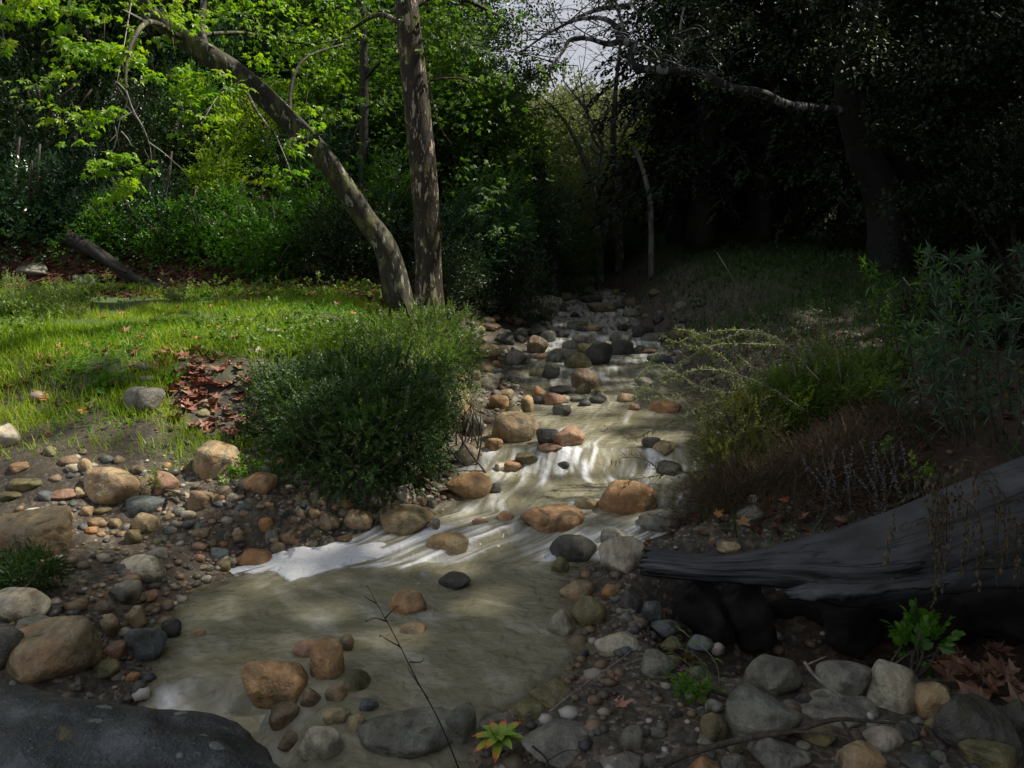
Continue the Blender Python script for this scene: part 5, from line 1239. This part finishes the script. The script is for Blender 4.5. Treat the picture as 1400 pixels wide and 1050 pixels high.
# small broad-leaved weeds (ground cover)
def cover(name, n, box, wfun, size, mat, label, seed, lift=.06):
    rg = np.random.default_rng(seed); x = rg.uniform(box[0], box[1], n); y = rg.uniform(box[2], box[3], n); k = rg.random(n) < wfun(x, y); x, y = x[k], y[k]; z = ground(x, y) + rg.random(len(x)) * lift
    g = Geo(); scatter(g, np.stack([x, y, z], -1), rdir(len(x), rg, .6), sprig(OVAL, 5, .9, .9, 70, seed=3), rg.uniform(.6, 1.3, len(x)) * size, rg, .3); o = link(name, g.mesh(name), mat); tagit(o, label, "weeds", kind="stuff")
cover("ground_weeds", 40000, (-8, 0, 5.0, 11.4), lambda x, y: np.clip((n2(x, y, 1.2, 3, 31.) + .03) * 4, 0, .9) * sstep(5.2, 6.2, y) * sstep(.6, 1.4, xl(y) - x), .028, M_CLOVER, "low leafy weeds growing through the meadow and the left bank", 61)
cover("tall_weeds", 12000, (-8, .2, 6.8, 11.2), lambda x, y: np.clip((n2(x, y, 1.6, 3, 51.) - .01) * 7, 0, 1) * sstep(.5, 1.2, xl(y) - x), .050, M_GRASSW, "taller leafy weeds standing in clumps out of the meadow grass", 64, .22)
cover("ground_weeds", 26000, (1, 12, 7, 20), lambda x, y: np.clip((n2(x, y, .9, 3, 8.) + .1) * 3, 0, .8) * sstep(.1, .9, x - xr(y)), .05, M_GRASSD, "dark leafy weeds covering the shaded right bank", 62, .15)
cover("ground_ivy", 26000, (-16, -.5, 11.5, 24), lambda x, y: np.clip(.5 + n2(x, y, .6, 3, 8.) * 3, 0, 1) * sstep(12.0, 13.2, y), .07, M_BLUEG, "ivy carpeting the soil of the left hillside", 63, .2)

# ------------------------------------------------------------------ fallen leaves
def leaf_variant(seed):
    rg = np.random.default_rng(seed); V, L, S = PALM; V = V.copy(); r2 = (V[:, :2] ** 2).sum(1); V[:, 2] = .45 * r2 * rg.uniform(.2, .9) + rg.normal(size=len(V)) * .07; V[:, 0] *= rg.uniform(.75, 1.05)
    V = np.concatenate([V, [(-.012, -.05, .03), (.012, -.05, .03), (.01, -.6, .10), (-.01, -.6, .10)]]); k = len(PALM[0])
    return mesh_np("fallen_leaf", V, np.concatenate([L, [k, k + 1, k + 2, k + 3]]), np.concatenate([S, [4]]), False)
LV = [leaf_variant(i) for i in range(6)]
for m_ in LV: m_.materials.append(M_FALL)
def fallen(px, py, s, col, label, group=None, lift=.0, P=None):
    q = hit(px, py) if P is None else P; o = link("fallen_leaf", random.choice(LV)); dist = q[1]; o.location = (q[0], q[1], q[2] + .03 + lift); o.scale = (s, s, s)
    o.rotation_euler = (random.uniform(-.5, .5), random.uniform(-.5, .5), random.uniform(0, 6.28)); j = random.uniform(.7, 1.2); o.color = (col[0] * j, col[1] * j * random.uniform(.8, 1.2), col[2] * j, 1); tagit(o, label, "leaf", group); return o
RB = (.26, .085, .055); BR = (.20, .10, .05); OR = (.40, .16, .04); YL = (.42, .30, .05)
for i in range(110):
    a = random.gauss(0, 1); px = 285 + a * 32 + random.uniform(-10, 10); py = random.uniform(482, 600); px += (py - 540) * .35
    fallen(px, py, random.uniform(.055, .11), random.choice([RB, RB, RB, BR, (.30, .13, .10)]), "red-brown sycamore leaf in the drift left of the dark bush", "red-brown leaves drifted beside the dark bush")
for i in range(60): fallen(random.uniform(0, 260), random.uniform(455, 560), random.uniform(.05, .08), random.choice([OR, BR, RB]), "orange-brown leaf scattered in the grass of the left bank", "leaves scattered in the left bank grass")
for i in range(40): fallen(random.uniform(130, 640), random.uniform(415, 475), random.uniform(.05, .075), random.choice([OR, BR]), "brown leaf lying in the sunlit meadow grass", "leaves in the sunlit meadow", .05)
for i in range(16): fallen(random.uniform(960, 1330), random.uniform(600, 730), random.uniform(.05, .085), random.choice([RB, OR, BR]), "reddish leaf lying under the right bank's brush", "leaves under the right bank brush", .03)
for i in range(26): fallen(random.uniform(1280, 1400), random.uniform(905, 990), random.uniform(.06, .10), random.choice([(.10, .05, .035), (.07, .04, .03)]), "dull dark brown leaf in the heap at the lower right border", "dull leaves heaped at the lower right border", .04)
for (px, py, s, col, lab) in [(505, 640, .08, (.34, .09, .06), "red leaf caught low in the front of the large dark bush"), (400, 540, .055, (.36, .14, .06), "small orange leaf on the left side of the large dark bush"), (560, 470, .06, (.40, .16, .08), "orange leaf on top of the sunlit brush"), (470, 560, .05, (.30, .10, .06), "dark red leaf in the upper middle of the large dark bush"), (528, 603, .07, (.36, .11, .07), "narrow red leaf caught in the middle of the large dark bush"), (446, 510, .05, (.36, .14, .08), "small red-orange leaf on the top left of the large dark bush"), (382, 637, .07, (.42, .2, .12), "flat orange-pink leaf on soil left of the dark bush"), (330, 580, .12, (.36, .12, .09), "largest curled red leaf at the lower end of the drift"), (328, 547, .09, (.34, .09, .08), "crimson leaf standing up in the middle of the drift"), (83, 481, .07, YL, "yellow leaf in the grass at the far left"),
      (112, 567, .07, OR, "orange-yellow leaf beside the fresh green weed"), (845, 972, .06, (.34, .2, .12), "pale tan leaf lying on dark gravel right of the olive stone"), (838, 936, .045, (.34, .18, .10), "small tan leaf on dark mud below the mossy-footed stone"), (1340, 950, .13, (.16, .075, .05), "biggest dry brown leaf at the right border below the dead stems"),
      (829, 589, .05, (.45, .15, .05), "orange leaf floating in the middle of the creek"), (262, 1003, .035, (.45, .33, .03), "yellow leaf resting on the blackish corner boulder"), (1075, 690, .05, (.45, .10, .05), "bright red leaf caught in the dead brush above the log")]:
    fallen(px, py, s, col, lab)
def litter_mass():
    g = Geo(); n = 6500; rg = np.random.default_rng(71); x = rg.uniform(-10, -.8, n); y = rg.uniform(10.3, 13.5, n); k = (xl(y) - x > 1.4); x, y = x[k], y[k]
    V, L, S = PALM; scatter(g, np.stack([x, y, ground(x, y) + .02], -1), np.stack([rg.normal(size=len(x)), rg.normal(size=len(x)), rg.normal(size=len(x)) * .25], -1), PALM, rg.uniform(.05, .085, len(x)), rg, .35, tvar=0)
    n = 1400; x = rg.uniform(.8, 5, n); y = rg.uniform(3.2, 9, n); k = (x - xr(y) > .35) & (n2(x, y, 1.2, 2) > -.03); x, y = x[k], y[k]
    scatter(g, np.stack([x, y, ground(x, y) + .02], -1), np.stack([rg.normal(size=len(x)), rg.normal(size=len(x)), rg.normal(size=len(x)) * .25], -1), PALM, rg.uniform(.04, .075, len(x)), rg, .35, tvar=0)
    o = link("leaf_litter", g.mesh("leaf_litter"), M_LITTER); tagit(o, "carpet of dead brown leaves under the trees and brush", "leaf litter", kind="stuff")
litter_mass()

# ------------------------------------------------------------------ the dark bush in the middle and other near plants
def dome_bush(name, label, blobs, mat, nsp, llen, slen, nl, leaf=OVAL, stemmat=None, seed=1, up=.5, parts=None, inner=.35, shoots=0):
    """blobs: (px, py, depth, rx px, ry px); foliage fills the union, base on the ground"""
    rg = np.random.default_rng(seed); b0 = blobs[0]; c0 = at(b0[0], b0[1], b0[2]); gz = float(ground(c0[0], c0[1])); base = np.array([c0[0], c0[1], gz])
    root = empty(name, base, label, "shrub"); g = Geo(); st = Geo(); tot = sum(b[3] * b[4] for b in blobs)
    tm = [with_stem(sprig(leaf, nl, llen, slen, 60, seed=seed * 7 + i), slen, .0016) for i in range(4)]
    for (px, py, d, rx, ry) in blobs:
        c = at(px, py, d); m = d / F; R3 = np.array([rx * m, rx * m * .85, ry * m]); n = int(nsp * rx * ry / tot)
        dd = rdir(n, rg); rad = np.where(rg.random(n) < inner, rg.uniform(.3, .9, n), rg.uniform(.86, 1.05, n)); lump = 1 + 1.0 * fbm(dd * 2.6 + seed, 3) + .35 * fbm(dd * 7 + seed, 2)
        P = c + dd * R3 * (rad * lump)[:, None]; gr = ground(P[:, 0], P[:, 1]); P[:, 2] = np.maximum(P[:, 2], gr + rg.random(n) * .08)
        D = dd + np.array([0, 0, up]) + rg.normal(size=(n, 3)) * .5; tt = np.clip(rg.random(n) * .7 + fbm(P * 3, 2) * .8 + .15, 0, 1)
        for i in range(4): scatter(g, P[i::4], D[i::4], tm[i], rg.uniform(.6, 1.35, len(P[i::4])), rg, .5, tint=tt[i::4], tvar=.35)
        for i in range(10):
            e = c + rdir(1, rg)[0] * R3 * .9; e[2] = max(e[2], c[2]); f = np.array([c[0] + rg.normal() * .1, c[1] + rg.normal() * .1, float(ground(c[0], c[1])) - .02]); tube(st, catmull([f, (f + e) / 2 + rg.normal(size=3) * .06, e], 5), [.010, .003], 5)
    for (px, py, d, rx, ry) in blobs:
        c = at(px, py, d); m = d / F; R3 = np.array([rx * m, rx * m * .85, ry * m]); ns = int(shoots * rx * ry / tot)
        for i in range(ns):
            q = rdir(1, rg)[0]; q[2] = abs(q[2]) * .9 + .05; q /= np.linalg.norm(q); p0 = c + q * R3 * .8; L_ = min(R3.min() * rg.uniform(.35, .8), .35); p2 = p0 + (q + np.array([0, 0, .5])) * L_ + np.array([0, 0, -.1 * L_]); p1 = (p0 + p2) / 2 + rg.normal(size=3) * .12 * L_
            C = catmull([p0, p1, p2], 5); tube(st, C, [.0035, .0012], 4); T_ = np.gradient(C, axis=0); scatter(g, C[2:], T_[2:] / (np.linalg.norm(T_[2:], axis=1)[:, None]) + rg.normal(size=(len(C) - 2, 3)) * .35, tm[i % 4], rg.uniform(.6, 1.1, len(C) - 2), rg, .5, tint=rg.uniform(.4, 1, len(C) - 2), tvar=.3)
    link("foliage", g.mesh("foliage", False, base), mat, root); link("stems", st.mesh("stems", True, base), stemmat or M_TWIG, root)
    return root
dome_bush("coyote_bush", "large dark round bush with tiny leaves hanging over the pool's head", [(490, 605, 5.5, 112, 82), (410, 570, 5.8, 70, 66), (558, 592, 5.7, 56, 76), (525, 530, 6.2, 76, 44), (450, 525, 6.3, 66, 34), (385, 520, 6.4, 46, 26), (585, 540, 6.3, 40, 34)], M_COYOTE, 6500, .023, .075, 9, seed=3, shoots=90, up=.1)
dome_bush("coyote_bush", "sunlit twiggy green brush behind and right of the large dark bush", [(560, 480, 7.4, 90, 45), (610, 510, 6.9, 42, 40), (500, 470, 7.6, 60, 32), (600, 450, 8.2, 50, 26)], M_GREEN2, 2500, .026, .09, 7, seed=4, up=.3, shoots=70)
dome_bush("flowering_sprig", "small white-flowered sprig between the dark bush and the orange stones", [(640, 550, 6.3, 22, 22)], M_CREAM, 160, .014, .05, 6, seed=5)
dome_bush("pale_shrub", "pale sunlit grey-green shrub cut by the left border", [(20, 425, 8.6, 46, 40), (50, 440, 8.6, 40, 34), (-30, 450, 8.4, 50, 44)], M_PALEG, 1500, .028, .10, 7, seed=6, up=1.)
dome_bush("pale_shrub", "second pale green shrub behind the one at the left border", [(85, 425, 9.2, 30, 32), (80, 455, 8.6, 36, 20)], M_PALEG, 700, .028, .10, 7, seed=7, up=1.)
dome_bush("clover_patch", "bright green clover tuft beside the sunk grey-green slab", [(152, 598, 6.2, 20, 18)], M_CLOVER, 160, .020, .04, 6, seed=8)
dome_bush("clover_patch", "bright green clover tuft between the slab and the leaf drift", [(240, 592, 6.3, 12, 16)], M_CLOVER, 100, .020, .04, 6, seed=9)
dome_bush("clover_patch", "lime green leafy weed in front of the orange-tan stone", [(345, 695, 5.3, 22, 12), (320, 705, 5.2, 12, 8)], M_CLOVER, 70, .028, .05, 5, seed=10)
dome_bush("clover_patch", "small green weeds among stones below the blue-grey stone", [(215, 703, 5.1, 14, 7)], M_CLOVER, 40, .022, .04, 5, seed=11)
dome_bush("clover_patch", "fresh green ferny weed beside the orange-yellow leaf", [(100, 571, 6.3, 18, 10)], M_CLOVER, 60, .025, .05, 5, seed=12)
dome_bush("clover_patch", "small green ground plant at the left foot of the olive boulder", [(945, 985, 2.95, 22, 22)], M_CLOVER, 120, .014, .03, 6, seed=13)
dome_bush("green_sprig", "bright green leafy sprig at the right under the log", [(1255, 882, 3.2, 34, 32)], M_GREEN, 24, .05, .08, 7, seed=14, up=1.2)
dome_bush("green_sprig", "bright green sprig in the brush above the log", [(1202, 628, 5.0, 16, 14)], M_CLOVER, 16, .035, .06, 6, seed=15, up=1.)
dome_bush("green_sprig", "small yellow-green sprig at the upper edge of the log", [(1255, 648, 4.6, 14, 12)], M_YEL, 12, .03, .06, 5, seed=16, up=1.)
dome_bush("grass_tuft", "dark green grassy tuft below the huge tan slab at the left border", [(30, 790, 3.9, 46, 22)], M_GRASSD, 260, .07, .07, 4, leaf=LANCE, seed=17, up=1.)
dome_bush("weed", "tall pale green weed at the back of the meadow", [(240, 408, 10, 12, 14)], M_PALEG, 30, .05, .08, 6, seed=18, up=1.2)
# right bank
dome_bush("willow_shrub", "green leafy mound in the middle of the right bank's brush", [(1140, 540, 6.2, 75, 48), (1075, 560, 6.0, 55, 40), (1190, 520, 6.6, 40, 30)], M_GREEN2, 3400, .026, .10, 8, leaf=LEAF, seed=21, up=.7, shoots=90)
dome_bush("willow_shrub", "olive twiggy brush leaning over the creek's right edge", [(1010, 600, 5.7, 50, 55), (980, 640, 5.5, 30, 40), (1030, 640, 5.5, 45, 30)], M_OLIVE, 1600, .022, .09, 7, leaf=LEAF, seed=22, up=.4, shoots=80)
dome_bush("dead_brush", "tangle of dark dead twigs hanging above the log", [(1060, 690, 4.9, 100, 45), (1150, 660, 5.0, 80, 50), (980, 705, 5.0, 50, 40), (1220, 620, 5.4, 60, 40)], M_DEADB, 5200, .026, .16, 4, leaf=LANCE, seed=23, up=.1, shoots=120)

def stems_plant(name, label, cat, curves, stem_mat, leaf_mat, leaf, llen, per_m, r0=.005, seed=1, hang=0.0, flower=None, whorl=0):
    rg = np.random.default_rng(seed); base = at(*curves[0][0]); root = empty(name, base, label, cat); st = Geo(); lf = Geo(); fl = Geo(); P, D = [], []
    for pts in curves:
        C = catmull([at(*p) for p in pts], 7); tube(st, C, [r0, r0 * .3], 5); seg = np.linalg.norm(np.diff(C, axis=0), axis=1); L = seg.sum(); n = int(per_m * L)
        cum = np.concatenate([[0], np.cumsum(seg)]); T = np.gradient(C, axis=0); T /= np.linalg.norm(T, axis=1)[:, None]
        for t in np.linspace(.12, 1, max(n, 2)) * L:
            p = np.array([np.interp(t, cum, C[:, i]) for i in range(3)]); d = np.array([np.interp(t, cum, T[:, i]) for i in range(3)]); P.append(p); D.append(d * .7 + rg.normal(size=3) * .7 + np.array([0, 0, -hang]))
        if whorl:
            for _ in range(whorl): P.append(C[-1]); D.append(T[-1] * .5 + rg.normal(size=3) * .6)
    scatter(lf, np.array(P), np.array(D), leaf, rg.uniform(.6, 1.2, len(P)) * llen, rg, .4)
    link("stems", st.mesh("stems", True, base), stem_mat, root); link("leaves", lf.mesh("leaves", False, base), leaf_mat, root)
    if flower:
        P = np.array(P); k = rg.random(len(P)) < flower; Q = P[k] + rg.normal(size=(k.sum(), 3)) * .01; scatter(fl, Q, rdir(len(Q), rg), sprig(OVAL, 4, .012, .006, seed=2), 1.0, rg); link("flowers", fl.mesh("flowers", False, base), M_CREAM, root)
    return root
D1 = 6.0
stems_plant("willow_spray", "long willow stems arching left over the creek with pale catkins", "shrub",
  [[(1090, 520, D1), (1075, 475, D1), (1030, 455, D1), (985, 465, D1), (940, 490, D1), (900, 520, D1), (866, 530, D1)], [(1110, 500, D1), (1080, 475, D1), (1000, 470, 5.9), (950, 475, 5.8), (905, 460, 5.8)], [(1080, 530, D1), (1020, 500, D1), (970, 520, D1), (930, 540, D1), (885, 545, D1)],
   [(1070, 540, D1), (1000, 480, D1), (950, 455, D1), (925, 450, D1)], [(1060, 560, D1), (1010, 540, 5.9), (960, 530, 5.9), (900, 500, 5.9), (868, 520, 5.9)], [(1040, 570, D1), (990, 550, 5.8), (950, 560, 5.8), (935, 575, 5.8)], [(1010, 530, D1), (985, 500, D1), (965, 480, D1), (930, 470, D1)], [(1090, 540, D1), (1100, 480, D1), (1085, 450, D1)], [(1120, 520, 5.8), (1060, 462, 5.8), (990, 452, 5.8), (920, 470, 5.8), (880, 500, 5.8)], [(1100, 560, 5.7), (1030, 520, 5.7), (960, 505, 5.7), (905, 525, 5.7), (862, 545, 5.7)], [(1060, 600, 5.6), (1010, 570, 5.6), (965, 575, 5.6), (945, 600, 5.6)], [(1150, 520, 6), (1140, 470, 6), (1120, 440, 6)], [(1030, 560, 5.8), (1000, 500, 5.8), (960, 470, 5.8), (945, 455, 5.8)]], M_TWIGP, M_PALEG, LANCE, .05, 120, .0065, 5, .3, .5)
stems_plant("willow_twig", "thin twig with small green leaves reaching over the orange boulder", "branch", [[(985, 640, 5.0), (950, 645, 4.9), (900, 650, 4.8), (860, 658, 4.7), (848, 672, 4.7)], [(905, 650, 4.8), (885, 630, 4.8), (855, 625, 4.8), (835, 635, 4.8)], [(985, 560, 5.4), (940, 570, 5.4), (900, 585, 5.4), (865, 600, 5.4), (848, 592, 5.4)]], M_TWIG, M_OLIVE, LANCE, .05, 60, .003, 6)
wl = []
for i in range(26):
    x0, y0 = random.uniform(1255, 1420), random.uniform(560, 620); x1, y1 = x0 + random.uniform(-60, 40), random.uniform(330, 560); d = random.uniform(4.6, 5.6); wl.append([(x0, y0, d), ((x0 + x1) / 2 + random.uniform(-10, 10), (y0 + y1) / 2, d), (x1, y1, d - .1)])
stems_plant("willow_shrub", "tall blue-green willow with whorled narrow leaves at the right border", "shrub", wl, M_TWIG, M_WILLOW, LANCE, .095, 60, .006, 7, 0, None, 16)
wl = []
for i in range(14):
    x0, y0 = random.uniform(1200, 1310), random.uniform(480, 560); x1, y1 = x0 + random.uniform(-40, 60), random.uniform(330, 470); d = random.uniform(6.3, 7.5); wl.append([(x0, y0, d), ((x0 + x1) / 2 + random.uniform(-10, 10), (y0 + y1) / 2, d), (x1, y1, d - .1)])
stems_plant("willow_shrub", "green willow with lance-shaped leaves left of the blue-green one", "shrub", wl, M_TWIG, M_GREEN, LANCE, .10, 55, .006, 8, 0, None, 8)
wl = []
for i in range(22):
    x0 = random.uniform(1110, 1250); y0 = random.uniform(680, 730); x1 = x0 + random.uniform(-45, 30); y1 = random.uniform(590, 670); d = random.uniform(4.2, 4.7); wl.append([(x0, y0, d), ((x0 + x1) / 2, (y0 + y1) / 2, d), (x1, y1, d)])
stems_plant("dried_aster", "bunch of dead grey stems with dry seed heads above the log", "plant", wl, M_TWIG, M_GREYF, OVAL, .014, 190, .0025, 9)
wl = []
for i in range(18):
    x0 = random.uniform(1270, 1400); y0 = random.uniform(620, 700); d = random.uniform(2.9, 3.1); x1 = x0 + random.uniform(-60, 60); wl.append([(x0, y0 + 120, d), (x0, y0 + 30, d - .05), (x1, y0 + random.uniform(-20, 60), d - .08), (x1 + random.uniform(-20, 20), y0 + random.uniform(60, 150), d - .1)])
stems_plant("dried_aster", "dead drooping stems in front of the log at the right border", "plant", wl, M_TWIG, M_BROWNF, LEAF, .028, 50, .002, 10, .8)
wl = [[(985, 950, 3.0), (950, 915, 3.0), (905, 880, 3.0)], [(980, 955, 3.0), (955, 900, 3.0), (918, 882, 3.0)], [(975, 955, 3.0), (940, 930, 3.0), (890, 925, 3.0)], [(985, 940, 3.0), (975, 900, 3.0), (930, 860, 3.1)], [(1000, 965, 2.9), (970, 965, 2.9), (945, 975, 2.9)], [(990, 948, 3.0), (960, 925, 3.0), (915, 905, 3.0)], [(1010, 975, 2.9), (1040, 990, 2.9), (1060, 1000, 2.9)]]
stems_plant("straw_tuft", "tuft of pale straw stalks and green blades left of the pointed boulder", "grass tuft", wl, M_STRAW, M_CLOVER, LANCE, .05, 30, .0022, 11)
# thin dead stem
stems_plant("dead_weed", "tall thin dead weed stem slanting up over the pool", "plant stem", [[(629, 1055, 2.5), (600, 985, 2.5), (570, 930, 2.5), (540, 870, 2.5), (515, 825, 2.5), (503, 802, 2.5)], [(515, 825, 2.5), (505, 820, 2.5), (498, 815, 2.5)], [(548, 885, 2.5), (530, 875, 2.5), (520, 868, 2.5)], [(585, 955, 2.5), (565, 925, 2.5), (558, 915, 2.5)], [(530, 850, 2.5), (512, 845, 2.5), (500, 850, 2.5)], [(527, 845, 2.5), (536, 835, 2.5), (545, 828, 2.5)], [(560, 905, 2.5), (575, 905, 2.5), (580, 900, 2.5)]], M_BARKD, M_BARKD, OVAL, .008, 16, .0028, 12)
# yellow-green plant at the bottom
def rosette():
    c = hit(683, 1035); base = c; root = empty("leafy_plant", base, "bright yellow-green plant with red-tipped leaves at the bottom centre", "plant"); rg = np.random.default_rng(5)
    m, nt, out = newmat("two_tone_leaf"); at_ = nd(nt, "ShaderNodeAttribute", attribute_name="tint"); cr = ramp(nt, at_.outputs['Fac'], [(0, (.10, .20, .015)), (.45, (.21, .31, .025)), (.7, (.40, .31, .03)), (.85, (.46, .15, .03)), (1, (.40, .07, .03))])
    p = nd(nt, "ShaderNodeBsdfPrincipled", i_Roughness=.4); nt.links.new(cr.outputs[0], p.inputs[0]); nt.links.new(p.outputs[0], out.inputs[0])
    g = Geo(); st = Geo(); top = c + np.array([0, -.02, .10]); tube(st, [c - np.array([0, 0, .03]), (c + top) / 2, top], [.006, .004], 6)
    for i in range(17):
        a = i * 2.4; el = R(8 + (i % 3) * 24); L = rg.uniform(.085, .12) * (1 if i % 3 < 2 else .8); d = np.array([math.cos(a) * math.cos(el), math.sin(a) * math.cos(el), math.sin(el)]); s = np.cross(d, [0, 0, 1]); s /= np.linalg.norm(s); up = np.cross(s, d)
        V = []; F_ = []; red = rg.random() < .45; tt = []; K = 7
        for k in range(K):
            t = k / (K - 1); w = .019 * math.sin(math.pi * min(1, t * .85 + .12)) ** .8 * (0.05 if k == K - 1 else 1); m_ = top + d * L * t + up * (-.05 * t * t); V += [m_ - s * w + up * .004, m_, m_ + s * w + up * .004]
            if k: b = (k - 1) * 3; F_ += [(b, b + 1, b + 4, b + 3), (b + 1, b + 2, b + 5, b + 4)]; v = (max(0, t - .35) * 1.5 if red else t * .35) + rg.random() * .1; tt += [v, v]
        g.add(np.array(V), np.concatenate([np.array(f) for f in F_]), [4] * len(F_), tt)
    link("leaves", g.mesh("leaves", True, base), m, root); link("stem", st.mesh("stem", True, base), M_CLOVER, root)
rosette()
# sticks
def stick(label, curves, r0, mat=M_TWIG, name="fallen_branch"):
    g = Geo(); base = at(*curves[0][0])
    for i, pts in enumerate(curves): tube(g, catmull([at(*p) for p in pts], 7), [r0, r0 * .85, r0 * .45] if i == 0 else [r0 * .5, r0 * .25], 8, .2)
    o = link(name, g.mesh(name, True, base), mat, None, base); tagit(o, label, "branch"); return o
stick("long brown stick lying across the boulders at the lower right", [[(880, 1062, 2.45), (930, 1035, 2.5), (1010, 1012, 2.55), (1080, 1000, 2.6), (1140, 984, 2.65), (1180, 985, 2.68), (1235, 990, 2.7)], [(1150, 985, 2.65), (1175, 1020, 2.6), (1230, 1060, 2.5)], [(1085, 1000, 2.6), (1130, 1003, 2.58), (1170, 1012, 2.56)]], .012)
stick("thin bent pale twig leaning over the grey boulders at the lower right", [[(1100, 905, 2.95), (1115, 925, 2.93), (1145, 948, 2.88), (1165, 962, 2.85)], [(1105, 908, 2.95), (1130, 897, 3.0)]], .007, M_TWIGP)
stick("thin pale straw stretched over the dark mud at the lower centre", [[(752, 972, 2.75), (800, 935, 2.95), (850, 900, 3.2), (872, 880, 3.3)]], .003, M_TWIGP, "dry_stalk")
stick("thin dark curled twigs in front of the big olive-grey boulder", [[(728, 1020, 2.45), (745, 1035, 2.42), (752, 1052, 2.4)], [(748, 1040, 2.42), (775, 1026, 2.42), (800, 1028, 2.42)]], .004, M_BARKD)
stick("pale bare stick lying in the meadow's back edge", [[(95, 428, 9.8), (118, 424, 9.9), (140, 417, 10)]], .012, M_TWIGP)
stick("thick dark fallen trunk sloping down the left hillside's foot", [[(95, 325, 12.2), (140, 350, 12.0), (180, 378, 11.8), (230, 398, 11.6)], [(120, 335, 12.0), (150, 360, 11.7), (172, 372, 11.6)]], .11, M_BARKD, "fallen_tree")
stick("straight pale stem rising out of the dark right bank", [[(1048, 465, 8.0), (1010, 395, 8.2), (980, 345, 8.4)]], .006, M_TWIG)
stick("thin brown stick beside the grass under the huge tan slab", [[(10, 815, 3.7), (40, 798, 3.75), (57, 770, 3.8)]], .006)
